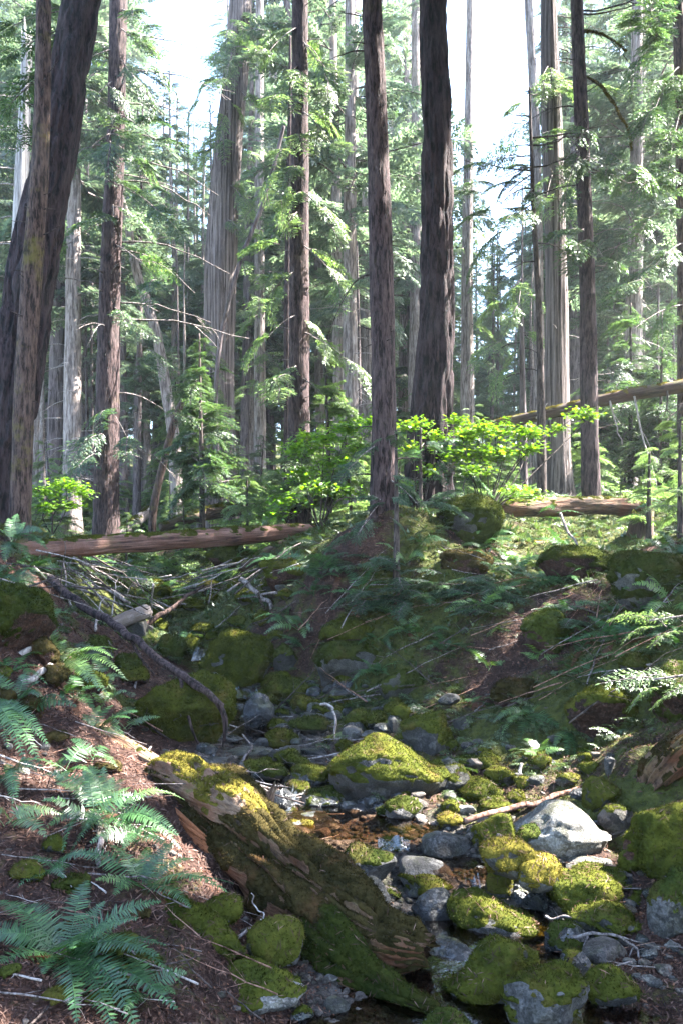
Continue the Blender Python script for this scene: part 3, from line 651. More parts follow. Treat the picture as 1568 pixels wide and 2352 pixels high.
for lab, *b in [('mossy hummock bulging at the left border under the fern fringe',-80,1345,120,1520),('small mossy stump-like knob above the bare branch ends',74,1466,130,1532),('shaggy moss knob at the foot of the second bare branch',98,1530,152,1582),('moss-draped knob beside the dark fern at the left border',50,1606,96,1656),('second moss-draped knob at the very left border',-25,1584,30,1640),
   ('rounded mossy hummock in the middle of the right bank',1195,1405,1330,1500),('mossy hump just below the tall mossy boulder',1010,1265,1125,1322),('broad mossy swell of ground under the stump',1240,1258,1400,1335),('mossy swell at the foot of the red needle slope',1130,1565,1250,1622),('mossy shoulder above the dark overhanging block',735,1420,862,1500),('mossy hump below the right end of the log bridge',480,1255,592,1312),('second mossy hump below the right end of the log bridge',600,1285,722,1350)]:
    rock(lab, *b, 'full', moss=('moss', 'moss_dark', 'moss_olive')[int(b[0]) % 3], planes=3, mat='ground', deep=.8, name='mossy_hummock', thick=.03, rough=.16, thr=-.25)
strew(26, 300,1330,660,1500, 26,70, 'mossy stone half hidden under the tangle of fallen branches', 'mossy stones under the fallen branches', ['rock', 'rock_wet'], .9)

strew(60, 560,1570,930,1860, 26,74, 'mossy or grey stone packed in the tumbling middle of the creek', 'stones packed in the middle creek', ['rock', 'rock_wet', 'rock_wet'], .55)
strew(46, 880,1740,1420,1960, 22,60, 'stone packed between the boulders beside the sunlit ones', 'stones packed beside the sunlit boulders', ['rock', 'rock_tan', 'rock_wet'], .5)
strew(40, 800,1990,1500,2260, 22,62, 'stone packed between the boulders around the waterfall', 'stones packed around the waterfall', ['rock', 'rock_wet', 'rock_wet', 'rock_tan'], .4)

for k in range(16):
    x, y = rgk.uniform(-10, 330), rgk.uniform(1560, 2320); s = rgk.uniform(40, 95)
    if abs(y - (1640 + (x - 150) * .6)) < 50 and x > 140: continue
    rock('low moss cushion swelling out of the needles of the fern bank', x - s / 2, y - s * .5, x + s / 2, y, 'full', 'ground', ('moss', 'moss_olive', 'moss_dark')[k % 3], thr=-.25, planes=1, rough=.2, group='moss cushions of the fern bank', name='moss_cushion', thick=.02)

# ------------------------------------------------------------------ trunks
def bark_disp(kind, seed):
    amp, fa, fz = {'fir': (0.16, 5.5, 3.2), 'hem': (0.06, 9.0, 5.0), 'cedar': (0.07, 8.0, 0.5), 'pale': (0.025, 7.0, 2.0)}[kind]
    def f(th, s, r):
        p = np.c_[np.cos(th) * fa, np.sin(th) * fa, s * fz] / 1.6 + seed
        n = vnoise(p, seed); n2 = vnoise(p * 2.3, seed + 1)
        ridge = np.abs(n) * 1.5 + 0.35 * n2
        big = 0.05 * vnoise(np.c_[np.cos(th), np.sin(th), s * 0.6] * 1.1 + seed, seed + 7)
        return 1 + amp * (np.clip(ridge, 0, 0.8) - 0.45) * 1.6 + big
    return f
TREES = {}
def twig_tube(mb, p0, d, L, r, droop=0.0, bend=0.15, seed=0, sub=0, nseg=4, m=0, up=0.0):
    rg = np.random.default_rng(seed); n = 8; u = np.linspace(0, 1, n)[:, None]
    d = unit(d); sd = unit(np.cross(d, [0, 0, 1.0]) + 1e-6)
    path = np.asarray(p0) + d * L * u + np.array([0, 0, 1.0]) * (-droop * u ** 2 + up * u ** 3) * L + sd * bend * L * rg.normal() * u ** 2 + rg.normal(0, 0.018, (n, 3)) * L * u
    V, Q, T = tube(path, np.linspace(r, r * 0.3, n), nseg); mb.add(V, Q, T, m)
    for k in range(sub):
        t = rg.uniform(0.3, 0.95); i = int(t * (n - 1)); sgn = rg.choice([-1, 1])
        dd = unit(d * 0.7 + sd * sgn * rg.uniform(0.5, 1.0) + np.array([0, 0, rg.normal(-0.15, 0.25)]))
        twig_tube(mb, path[i], dd, L * rg.uniform(0.18, 0.4) * (1.1 - t * 0.5), r * 0.5, droop * 0.8, bend, int(rg.integers(1e9)), 0, 3, m)
def trunk(name, label, cat, rows, Y, kind, mat, top=8.0, group=None, seed=1, nseg=56, flare=0.0, dY=0.0, bury=0.6, broken=False):
    """rows: (py, x0, x1) from the foot upwards; the trunk goes on above the frame by top metres"""
    pts, rad = [], []
    for k, (py, x0, x1) in enumerate(rows):
        yy = Y + dY * k / max(1, len(rows) - 1)
        pts.append(P((x0 + x1) / 2, py, yy)); rad.append((x1 - x0) / 2 / F * yy)
    pts, rad = np.array(pts), np.array(rad)
    base = pts[0].copy(); g = gz(base[0], base[1])
    bz = min(base[2], g)
    pts = np.vstack([[base[0], base[1], bz - bury], pts]); rad = np.r_[rad[0] * (1.12 + flare), rad]
    if top > 0:
        d = unit(pts[-1] - pts[-2]); d = unit(d * np.array([0.6, 0.6, 1])); pts = np.vstack([pts, pts[-1] + d * top * 0.5, pts[-1] + d * top]); rad = np.r_[rad, rad[-1] * 0.82, rad[-1] * 0.45]
    L = np.linalg.norm(np.diff(pts, axis=0), axis=1).sum()
    path, rr = resample(pts, rad, int(max(40, min(260, L / 0.06))))
    V, Q, T = tube(path, rr, nseg, True, bark_disp(kind, seed))
    if broken:
        nr = len(path); rgb = np.random.default_rng(seed); cut = rgb.uniform(-0.25, 0.35, nseg); cut = cut + np.roll(cut, 1)
        e = (nr - 1) * nseg; V[e:e + nseg, 2] += cut; V[-1, 2] -= 0.3
    org = np.array([base[0], base[1], bz]); root = thing(name, label, cat, org, group)
    obj('trunk', mk_mesh('trunk', V - org, Q, T, True, [M[mat]]), root)
    TREES[name + str(seed)] = dict(root=root, org=org, path=path, rad=rr)
    return TREES[name + str(seed)]
def at_y(tr, py):
    """point of a trunk axis that shows at photo height py"""
    pr = HY - tr['path'][:, 2] / tr['path'][:, 1] * F
    i = int(np.argmin(np.abs(pr - py))); return tr['path'][i], tr['rad'][i]
def stubs(tr, spec, mat, seed=0, sub=0):
    """dead branches: (py, side angle in degrees, 0 = to the right, 90 = away, length, droop)"""
    for k, (py, ang, L, dr) in enumerate(spec):
        p, r = at_y(tr, py); a = R(ang); d = np.array([math.cos(a), math.sin(a), 0.12]); mb = MB()
        twig_tube(mb, p + d * r * 0.85, d, L, 0.006 + 0.010 * L ** 0.5, dr, 0.18, seed * 100 + k, sub if L > 0.5 else 0)
        obj('branch', mb.mesh('branch', [M[mat]], tr['org']), tr['root'])

t1 = trunk('fir_tree', 'massive dark fir with deeply furrowed bark leaning inward at the edge of the left bank', 'fir tree', [(1215,-70,40),(1162,-64,44),(870,-14,90),(637,20,126),(550,37,138),(350,84,172),(175,119,197),(0,150,230)], 12.0, 'fir', 'bark_fir', 9, seed=1, nseg=72, dY=0.4)
t2 = trunk('hemlock_tree', 'slim brown hemlock standing right in front of the leaning dark fir', 'hemlock tree', [(1215,18,72),(1162,24,71),(870,35,81),(637,50,97),(350,75,114),(0,85,117)], 11.3, 'hem', 'bark_mossy', 9, seed=2)
stubs(t2, [(80,-20,.3,.1),(120,-60,.12,0),(175,-30,.3,0),(232,-70,.25,.1),(345,200,.2,-.4),(455,-30,.12,0),(540,-15,.3,-.2),(760,-20,.1,0),(640,-120,.1,0),(250,200,.14,-.3)], 'twig_dark', 2)
t3 = trunk('hemlock_tree', 'grey-brown hemlock with curved pale dead branches rooted behind the fallen log bridge', 'hemlock tree', [(1352,190,312),(1330,204,296),(1290,212,280),(1175,215,275),(900,222,275),(637,230,277),(350,245,285),(0,253,292)], 17.0, 'hem', 'bark_hem', 10, seed=3, flare=.1)
stubs(t3, [(140,200,.7,-.2),(145,235,.35,-.6),(247,240,.45,.2),(300,20,.9,.2),(420,0,1.7,.45),(400,30,1.2,.3),(370,10,1.9,.35),(235,10,1.8,.25),(85,15,1.7,.3),(170,-10,2.0,.35),(560,5,2.2,.4),(655,200,.9,.05),(640,250,.5,.2),(520,235,.5,.3),(575,10,1.5,.6),(700,10,1.8,.35),(910,0,1.1,.6),(1030,10,1.2,.7),(760,250,.8,.5),(740,10,2.6,.3)], 'twig', 3, 3)
stubs(t3, [(755,262,.75,.9),(247,215,.4,.1),(600,222,.6,-.1),(680,240,.35,.0)], 'twig_pale', 33)
t4 = trunk('cedar_tree', 'broad old cedar with stringy ridged bark and sunlit right flank in the middle distance', 'cedar tree', [(1130,448,545),(1000,462,537),(800,468,537),(600,473,545),(350,493,555),(100,522,575),(0,528,580)], 22.0, 'cedar', 'bark_cedar', 12, seed=4, nseg=80, flare=.2)
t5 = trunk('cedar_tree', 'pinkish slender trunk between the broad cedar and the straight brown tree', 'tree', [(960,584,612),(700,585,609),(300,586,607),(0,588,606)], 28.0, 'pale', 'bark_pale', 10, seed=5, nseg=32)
t6 = trunk('hemlock_tree', 'straight brown tree with sunlit right edge behind the middle of the maple leaves', 'hemlock tree', [(1150,655,716),(1090,661,712),(900,664,710),(637,665,710),(350,669,709),(0,672,707)], 16.5, 'hem', 'bark_hem', 10, seed=6, nseg=48)
t6b = trunk('hemlock_tree', 'thin reddish stem close beside the straight brown tree', 'tree', [(1010,652,668),(700,652,669),(300,660,671)], 18.0, 'pale', 'bark_hem', 2, seed=7, nseg=20)
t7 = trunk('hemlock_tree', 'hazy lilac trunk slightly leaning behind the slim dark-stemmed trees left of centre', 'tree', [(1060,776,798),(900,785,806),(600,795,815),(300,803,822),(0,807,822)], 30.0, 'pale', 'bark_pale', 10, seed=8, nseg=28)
t8 = trunk('hemlock_tree', 'straight dark hemlock rising from the creek bank with a small sapling at its foot', 'hemlock tree', [(1225,838,920),(1190,846,912),(1000,852,908),(637,847,902),(350,843,891),(175,837,884),(0,831,876)], 11.2, 'hem', 'bark_hem', 9, seed=9, nseg=64, flare=.15)
stubs(t8, [(45,180,.35,-.1),(120,178,.5,.5),(110,200,.2,.2),(265,185,.1,-.4),(570,-5,.12,.2),(565,185,.14,-.2),(310,-60,.08,0),(315,-50,.1,.1),(455,-60,.08,0),(640,182,.55,1.6),(560,10,.08,.1),(1060,-30,.5,.2),(1110,-40,.7,.3),(1150,200,.6,.2),(1090,205,.5,.3)], 'twig_dark', 9, 2)
t9 = trunk('cedar_tree', 'sunlit tan trunk half hidden behind the big furrowed fir of the centre', 'tree', [(900,936,966),(637,942,964),(350,944,964),(0,944,963)], 30.0, 'pale', 'bark_pale', 10, seed=10, nseg=28)
t10 = trunk('fir_tree', 'tall furrowed fir at the centre of the view, widest of the upright trunks', 'fir tree', [(1190,915,1050),(1100,928,1042),(1000,936,1040),(950,944,1036),(850,954,1040),(637,966,1040),(350,969,1037),(0,962,1024)], 13.0, 'fir', 'bark_fir', 10, seed=11, nseg=84, flare=.15)
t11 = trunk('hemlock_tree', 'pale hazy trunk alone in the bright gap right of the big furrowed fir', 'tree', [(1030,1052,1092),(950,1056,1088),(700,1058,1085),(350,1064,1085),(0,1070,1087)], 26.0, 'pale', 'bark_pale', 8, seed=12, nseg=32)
stubs(t11, [(290,190,.6,.2),(300,0,.5,.3),(100,160,.6,.2),(420,10,.5,.1)], 'twig', 12, 2)
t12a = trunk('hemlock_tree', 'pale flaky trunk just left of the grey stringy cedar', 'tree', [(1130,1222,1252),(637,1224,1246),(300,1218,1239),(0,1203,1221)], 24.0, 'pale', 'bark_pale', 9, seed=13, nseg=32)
t12b = trunk('dead_tree', 'thin dark dead tree with crooked twiggy top in front of the grey stringy cedar', 'dead tree', [(1125,1232,1255),(800,1231,1246),(637,1227,1240),(500,1219,1230),(350,1215,1223),(200,1212,1217)], 14.2, 'pale', 'twig_dark', 0, seed=14, nseg=20)
stubs(t12b, [(390,170,1.1,-.1),(330,172,.6,.25),(320,8,1.5,-.25),(330,20,1.2,-.5),(210,150,.3,-.5),(215,30,.3,-.4),(270,165,.5,-.3),(380,15,.9,-.4),(430,185,.5,.6),(600,170,.6,.7),(560,15,.5,.3),(450,20,.7,.1)], 'twig_dark', 14, 4)
t13 = trunk('cedar_tree', 'grey stringy-barked cedar with a flared sunlit foot behind the right-hand fallen log', 'cedar tree', [(1160,1240,1330),(1130,1250,1318),(1050,1252,1309),(900,1250,1305),(637,1252,1300),(300,1244,1290),(0,1241,1275)], 17.0, 'cedar', 'bark_cedar', 10, seed=15, nseg=72, flare=.25)
stubs(t13, [(40,10,.9,.4),(60,5,.8,.3),(140,20,.8,.5),(110,15,.7,.6),(320,190,.5,.2),(330,200,.4,.3),(590,5,.6,.3),(470,10,.5,.2)], 'twig', 15, 2)
t14 = trunk('hemlock_tree', 'dark straight hemlock right of the grey stringy cedar, crossing in front of the leaning log', 'hemlock tree', [(1160,1328,1386),(1145,1334,1379),(1000,1333,1373),(637,1330,1365),(300,1319,1350),(0,1310,1337)], 15.0, 'hem', 'bark_hem', 10, seed=16, nseg=56, flare=.1)
stubs(t14, [(70,8,1.0,.45),(35,12,1.6,-.35),(20,20,2.2,-.5),(110,355,.5,.35),(430,170,1.2,.5),(320,185,.5,.3),(250,190,.9,.5),(480,185,.3,.4),(560,190,.35,.3),(400,15,.9,.3),(320,10,1.0,.1)], 'twig_dark', 16, 3)
def mossy_branch(tr, py, pts, r, mat='twig_dark'):
    p, _ = at_y(tr, py); path = [p] + [P(a, b, p[1] - 0.15 * k) for k, (a, b) in enumerate(pts)]
    pp, rr = resample(np.array(path), np.linspace(r, r * 0.4, len(path)), 40)
    V, Q, T = tube(pp, rr, 8); mb = MB(); mb.add(V - tr['org'], Q, T)
    o = obj('branch', mb.mesh('branch', [M[mat]]), tr['root'])
    add_moss(o, V - tr['org'], Q, None, -0.5, 'moss_gold', int(py), 0.012, 40000, 2000, 0.03)
mossy_branch(t14, 175, [(1375,195),(1395,220),(1412,245),(1425,270),(1442,300),(1450,345)], .016)
mossy_branch(t14, 70, [(1365,75),(1400,90),(1437,117)], .014)
t15 = trunk('fir_tree', 'reddish sunlit trunk cut off by the right border of the view', 'tree', [(1120,1556,1606),(900,1556,1600),(600,1555,1590),(100,1546,1572),(0,1544,1568)], 16.0, 'hem', 'bark_mossy', 9, seed=17, nseg=40)
t16 = trunk('dead_tree', 'silver dead snag with a broken top behind the slim brown hemlock', 'dead tree', [(1180,8,42),(650,24,58),(400,35,68),(200,48,71),(110,50,75)], 15.0, 'pale', 'silver', 0, seed=18, nseg=36, broken=True)
stubs(t16, [(290,170,.9,-.1),(300,182,1.1,.3),(260,200,.5,-.3),(340,182,.8,.4),(390,170,.7,-.2),(430,190,.9,.6),(500,175,.8,.5),(470,10,.3,.1),(560,180,.7,.3),(200,182,.8,.1),(220,170,.9,-.1)], 'twig_pale', 18, 3)
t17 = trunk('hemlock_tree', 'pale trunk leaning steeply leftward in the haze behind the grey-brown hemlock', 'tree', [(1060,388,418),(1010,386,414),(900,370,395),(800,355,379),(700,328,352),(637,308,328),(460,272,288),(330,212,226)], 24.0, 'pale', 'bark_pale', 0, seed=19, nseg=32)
t17b = trunk('dead_tree', 'thin reddish mossy stem leaning rightward beside the steeply leaning pale trunk', 'dead tree', [(1170,344,362),(1060,368,386),(950,400,416),(885,432,442)], 19.0, 'pale', 'bark_mossy', 0, seed=20, nseg=20)
t18 = trunk('hemlock_tree', 'dark slim trunk in the dim forest left of the grey-brown hemlock', 'tree', [(1100,158,182),(800,162,184),(550,165,185),(300,168,184)], 27.0, 'pale', 'bark_far', 10, seed=21, nseg=28)
t19 = trunk('hemlock_tree', 'thin dark tree standing between the big furrowed fir and the crooked dead tree', 'tree', [(1140,1192,1212),(900,1192,1206),(750,1192,1202),(620,1195,1200)], 20.0, 'pale', 'bark_far', 2, seed=22, nseg=20)
stubs(t19, [(770,10,.9,.8),(800,20,.9,.7),(790,170,.8,.7),(850,5,.8,.7),(860,175,.7,.8),(730,175,.7,.6)], 'twig_dark', 22, 3)
t20 = trunk('hemlock_tree', 'thin dark leaning pole crossing the view between the broad cedar and the straight brown tree', 'tree', [(760,506,516),(600,548,558),(450,606,615),(290,648,656)], 19.5, 'pale', 'bark_far', 0, seed=23, nseg=16)

rgt = np.random.default_rng(77)
for tr_, n_, w_ in ((t8, 16, .14), (t14, 18, .2), (t2, 10, .12), (t6, 16, .3), (t3, 14, .25), (t13, 12, .25), (t12a, 14, .4), (t11, 14, .5), (t15, 8, .3)):
    stubs(tr_, [(rgt.uniform(20, 1000), rgt.uniform(-100, 20) if rgt.random() < .6 else rgt.uniform(150, 260), float(rgt.uniform(.3, 1.6) * w_ + .05), float(rgt.normal(.1, .2))) for _ in range(n_)], 'twig_dark' if tr_ in (t8, t14, t2) else 'twig', 400 + n_, 1)

# ------------------------------------------------------------------ logs
def log(name, label, cat, pts, nseg=48, nring=140, mat='log_bark', amp=0.06, seed=1, moss=None, thr=0.3, sub=None, org=None, mossn=6000, ragged=0.0, dent=None, parent=None, ft=4.0, fs=1.2, lump=1.3, bias=None):
    """pts: (px, py, Y, radius in photo pixels)"""
    path = np.array([P(a, b, y) for a, b, y, r in pts]); rad = np.array([r / F * y for a, b, y, r in pts])
    path, rad = resample(path, rad, nring)
    def dsp(th, s, r):
        p = np.c_[np.cos(th) * ft, np.sin(th) * ft, s * fs + seed]
        n = vnoise(p, seed); n2 = vnoise(p * 2.6, seed + 2); n3 = vnoise(np.c_[np.cos(th), np.sin(th), s * 1.6] * 1.4 + seed, seed + 4)
        f = 1 + amp * (np.abs(n) * 1.6 - .5 + 0.5 * n2) + amp * lump * n3
        if dent is not None: f = f * dent(th, s)
        return f
    V, Q, T = tube(path, rad, nseg, True, dsp)
    if ragged:
        rg = np.random.default_rng(seed + 9); t, A, B = frames(path)
        for e, k, sg in ((0, 0, -1), ((nring - 1) * nseg, -1, 1)):
            V[e:e + nseg] += t[k] * (sg * np.abs(rg.normal(0, ragged, nseg)))[:, None]
    org = path[nring // 2] if org is None else org
    th = np.tile(np.linspace(0, 2 * np.pi, nseg, endpoint=False), nring); s = np.repeat(np.concatenate([[0], np.cumsum(np.linalg.norm(np.diff(path, axis=0), axis=1))]), nseg)
    rr = np.repeat(rad, nseg)
    at = {'grain_u': np.r_[np.cos(th) * rr, 0, 0], 'grain_v': np.r_[np.sin(th) * rr, 0, 0], 'grain_w': np.r_[s, 0, s[-1]]}
    o = obj(name, mk_mesh(name, V - org, Q, T, True, [M[mat]], None, at), parent, None if parent is not None else org)
    if parent is None: tag(o, label, cat)
    if moss: add_moss(o, V - org, Q, T, thr, moss, seed, 0.016, 12000, mossn, 0.018, freq=9.0, bias=None if bias is None else np.r_[bias(s, th), 1, 1])
    return o, org, path, rad
l1, _, _, _ = log('fallen_log', 'smooth red-brown fallen log bridging the gully below the forest', 'log', [(40,1268,11.2,21),(100,1262,11.4,21),(250,1250,11.9,22),(430,1240,12.5,21),(600,1226,13.2,19),(700,1219,13.6,17),(780,1212,14.0,15)], 40, 180, 'log_bark', .09, 5, 'moss', .52, mossn=4500, lump=1.6)
l2, o2, p2, _ = log('fallen_log', 'long mossy-topped log leaning up to the right across the trunks', 'log', [(1085,986,16.6,11),(1250,952,16.3,13),(1400,916,16.0,14),(1568,886,15.7,15),(1680,862,15.5,15)], 32, 140, 'log_dark', .06, 6, 'moss_gold', .5, mossn=5000)
mbx = None
for k, (u, dx, dz, L, mt) in enumerate([(18,-.1,-1,.3,'twig_pale'),(35,.25,.35,.35,'twig_pale'),(62,-.5,-.8,.3,'twig_pale'),(75,.2,-1,.9,'twig_pale'),(88,.1,-1,2.2,'twig_pale'),(105,.0,-1,.5,'twig_dark'),(118,.45,-1,2.4,'twig_pale'),(122,-.6,-.6,1.3,'twig_dark'),(50,.1,-1,.5,'twig_dark')]):
    mb = MB(); twig_tube(mb, p2[u] + np.array([0, -.1, -.05]), (dx, -.2, dz), L, .022, 0.0, .1, 300 + k, 1); obj('branch', mb.mesh('branch', [M[mt]], o2), l2)
log('fallen_log', 'thick red-brown rotting log lying behind the tall mossy boulder and the stump', 'log', [(1135,1172,13.2,20),(1200,1168,13.3,21),(1300,1163,13.5,21),(1420,1164,13.7,20),(1510,1170,13.9,17)], 40, 140, 'rot', .11, 7, 'moss', .45, mossn=3500, ragged=.09, fs=2.2, lump=2)
log('stump', 'dark broken stump under the yellow-green fir sapling', 'stump', [(1470,1275,11.3,38),(1472,1250,11.3,33),(1474,1220,11.3,27),(1476,1196,11.3,24)], 40, 40, 'log_dark', .16, 8, 'moss', .45, ragged=.09)
log('fallen_log', 'half buried low rotten log on the lit forest floor left of the stump', 'log', [(1180,1248,11.6,7),(1260,1252,11.7,9),(1340,1244,11.9,9),(1420,1246,12.0,6)], 20, 60, 'rot_pale', .2, 9, 'moss_gold', .5, ragged=.05)
# the big rotting log in front
def dent_big(th, s):
    return 1.0
root_big, org_big, pb, rb = log('rotten_log', 'huge mossy rotting log sloping from the fern bank down into the creek', 'log', [(340,1790,6.2,24),(372,1802,6.0,44),(420,1826,5.75,60),(480,1862,5.5,70),(560,1922,5.15,76),(650,1992,4.85,80),(740,2058,4.6,84),(815,2118,4.42,76),(880,2152,4.34,60),(930,2166,4.28,48),(968,2176,4.25,34)], 96, 300, 'rot', .22, 10, 'moss_olive', -.12, mossn=26000, ragged=.03, ft=3.0, fs=2.6, lump=2.4, bias=lambda s, th: .62 * (1 - sstep(.25, 1.0, s)))
log('root', None, None, [(700,2085,4.7,60),(730,2150,4.5,84),(790,2215,4.25,70),(860,2262,4.1,42),(930,2300,3.95,27),(1000,2322,3.86,12)], 64, 120, 'rot', .20, 12, 'moss_dark', -.1, mossn=9000, parent=root_big, org=org_big, ft=3.0, fs=2.6, lump=2.2)
log('knot', None, None, [(585,1862,5.35,22),(600,1848,5.35,20),(617,1835,5.35,15),(626,1816,5.35,7)], 32, 40, 'rot_pale', .25, 13, 'moss_gold', .7, parent=root_big, org=org_big, ragged=.03)
log('splinter', None, None, [(498,1822,5.6,9),(503,1808,5.6,7),(506,1798,5.6,4)], 14, 12, 'rot_pale', .2, 15, parent=root_big, org=org_big, ragged=.01)
log('sapwood', None, None, [(352,1778,6.1,14),(387,1782,5.92,36),(445,1803,5.63,52),(512,1840,5.32,58),(568,1868,5.14,46),(616,1890,5.0,18)], 48, 90, 'rot_pale', .24, 14, 'moss_gold', .34, parent=root_big, org=org_big, ragged=.03, mossn=5000, fs=2.6)
for k in range(5):   # torn strips of red heartwood in the open side of the log
    log('splinter', None, None, [(360 + 6 * k, 1838 + 14 * k, 5.62 - .05 * k, 6), (395 + 9 * k, 1862 + 16 * k, 5.46 - .05 * k, 12), (446 + 8 * k, 1904 + 13 * k, 5.22 - .04 * k, 10), (486 + 3 * k, 1932 + 9 * k, 5.08 - .02 * k, 3)], 14, 40, 'rot_red', .3, 40 + k, parent=root_big, org=org_big)
log('rotten_log', 'sunlit reddish split log lying higher up the fern bank behind the huge rotting log', 'log', [(150,1632,7.3,10),(190,1664,7.0,22),(240,1696,6.75,25),(300,1732,6.5,27),(360,1764,6.3,24),(425,1796,6.12,18)], 40, 120, 'rot_pale', .2, 16, 'moss', .8, ragged=.08)
log('rotten_log', 'short mossy block of rotten wood behind the big foreground fern', 'log', [(340,2092,4.45,30),(380,2108,4.35,44),(430,2130,4.25,50),(490,2168,4.15,42),(535,2196,4.05,22)], 56, 90, 'rot', .14, 17, 'moss', .15, mossn=7000, ragged=.05)
log('rotten_log', 'torn rotten stump with a sunlit crest at the right border above the creek', 'log', [(1480,1832,5.9,22),(1520,1790,5.85,52),(1570,1745,5.8,66),(1650,1700,5.8,70)], 72, 140, 'rot', .34, 18, 'moss_olive', .25, mossn=7000, ragged=.08, ft=6.0)
log('fallen_log', 'bare cut chunk of grey log amid the fallen branches', 'log', [(256,1437,11.0,15),(290,1422,11.2,17),(338,1404,11.5,16)], 30, 50, 'log_grey', .05, 19, ragged=.01)
log('fallen_log', 'mossy decayed trunk lying down the slope under the right end of the log bridge', 'log', [(560,1302,12.6,9),(600,1278,12.8,13),(650,1254,13.2,14),(710,1232,13.5,12)], 28, 70, 'log_dark', .14, 20, 'moss_dark', .6, ragged=.04)
log('fallen_log', 'whitened mossy log lying at the foot of the leaning pale trunk', 'log', [(270,1232,18.5,13),(310,1200,19.2,14),(345,1172,20,11)], 24, 50, 'log_grey', .1, 21, 'moss', .5)
log('fallen_log', 'dark mossy log lying behind the log bridge beside a curved stem', 'log', [(370,1212,17.5,10),(450,1186,18,14),(520,1172,18.4,15),(560,1172,18.6,10)], 24, 60, 'log_dark', .14, 22, 'moss', .4)

# ------------------------------------------------------------------ sticks
def stick(label, pts, r0, r1, mat='twig', name='fallen_branch', cat='branch', group=None, subs=(), n=60, wob=0.006, nseg=10, seed=0):
    path = np.array([P(*p) for p in pts]); rg = np.random.default_rng(seed + 1000 + int(pts[0][0]))
    path, rr = resample(path, np.linspace(r0, r1, len(path)), n)
    path = path + np.c_[vnoise(np.c_[np.arange(n) * .17, np.zeros(n), np.zeros(n) + seed], 1), np.zeros(n), vnoise(np.c_[np.arange(n) * .17, np.zeros(n) + 5, np.zeros(n) + seed], 2)] * wob * 3
    V, Q, T = tube(path, rr, nseg, True, lambda th, s, r: 1 + .12 * vnoise(np.c_[np.cos(th) * 2, np.sin(th) * 2, s * 9], seed))
    org = path[0]; o = obj(name, mk_mesh(name, V - org, Q, T, True, [M[mat]]), None, org)
    tag(o, label, cat, group)
    for k, sp in enumerate(subs):
        pp, r2 = resample(np.array([P(*p) for p in sp]), np.linspace(r1 * .8 if len(sp) > 2 else r1 * .6, r1 * .25, len(sp)), 24)
        V, Q, T = tube(pp, r2, 5); obj('twig', mk_mesh('twig', V - org, Q, T, True, [M[mat]]), o)
    return o
stick('thin brown fallen sapling trunk slanting down over the big round boulder', [(115,1330,10.0),(160,1368,9.6),(200,1394,9.3),(300,1464,8.5),(400,1540,7.9),(470,1588,7.55),(512,1622,7.4)], .052, .028, 'bark_hem', 'fallen_sapling', 'branch', n=120, nseg=16,
      subs=[[(415,1552,7.85),(420,1590,7.65),(432,1640,7.55),(447,1690,7.5),(460,1718,7.5)], [(362,1596,7.65),(343,1622,7.55),(338,1642,7.55),(356,1674,7.5),(390,1698,7.5)], [(495,1608,7.45),(512,1640,7.4),(516,1680,7.4),(512,1716,7.4)], [(506,1615,7.42),(520,1650,7.35),(518,1700,7.35)], [(440,1560,7.7),(480,1590,7.5),(508,1626,7.4)], [(152,1360,9.66),(155,1380,9.6)], [(193,1390,9.35),(196,1380,9.35)], [(300,1464,8.5),(318,1500,8.4),(356,1550,8.1)]])
stick('long bare pole lying aslant above the pale sunlit granite boulder', [(1064,1890,5.85),(1130,1868,5.95),(1250,1840,6.1),(1340,1812,6.25),(1395,1795,6.35),(1434,1776,6.45)], .022, .019, 'twig_red', 'fallen_pole', 'branch', n=90, nseg=12, seed=3)
stick('long pale dead stem slanting down the slope below the right fallen log', [(1284,1178,10.6),(1310,1230,10.2),(1360,1310,9.6),(1420,1376,9.1),(1480,1420,8.6)], .018, .008, 'twig', n=70, seed=4)
stick('mossy forked branch lying above the domed boulder', [(555,1328,11.6),(590,1360,11.4),(625,1395,11.2),(642,1430,11.0)], .04, .018, 'twig', n=50, seed=5, subs=[[(642,1430,11.0),(646,1440,10.95),(634,1450,10.9)]])
stick('mossy dead branch pointing up out of the fallen branches', [(330,1436,11.6),(380,1405,11.8),(430,1370,12.0),(468,1344,12.2)], .04, .02, 'bark_mossy', n=50, seed=6)
stick('bare pale branch end jutting from the mossy left edge', [(-40,1540,6.9),(20,1520,7.0),(72,1490,7.1)], .03, .024, 'twig_pale', n=40, seed=7)
stick('second bare branch jutting downward from the mossy left edge', [(20,1598,6.6),(60,1568,6.8),(118,1526,7.0)], .024, .028, 'twig_pale', n=40, seed=8)
stick('dark crooked stick standing in the fern bank between two ferns', [(212,2072,4.3),(216,2040,4.36),(230,1990,4.45),(231,1940,4.6),(222,1895,4.8),(204,1862,4.95)], .012, .018, 'twig', n=50, seed=9)
stick('thin stick leaning on the sunlit split log', [(226,1814,6.1),(280,1772,6.3),(350,1718,6.6)], .009, .007, 'twig_pale', n=40, seed=10)
stick('thin bent wand arching from the square mossy stone', [(607,2205,4.15),(607,2150,4.25),(601,2100,4.35),(585,2062,4.4),(570,2046,4.42)], .005, .003, 'twig_pale', n=50, seed=11)
stick('pale twig lying beside the square mossy stone', [(526,2174,4.2),(565,2142,4.3),(604,2114,4.4)], .009, .006, 'twig_pale', n=40, seed=12)
stick('white twig standing bent in front of the far creek stones', [(736,1615,8.3),(762,1622,8.2),(770,1650,8.1),(766,1700,8.05),(764,1722,8.0)], .014, .008, 'twig_pale', n=50, seed=13)
stick('dark branch arching through the water left of the mossy cone', [(440,1744,7.6),(480,1775,7.4),(530,1765,7.4),(565,1740,7.5),(575,1712,7.6),(556,1690,7.7)], .016, .009, 'twig', n=60, seed=14)
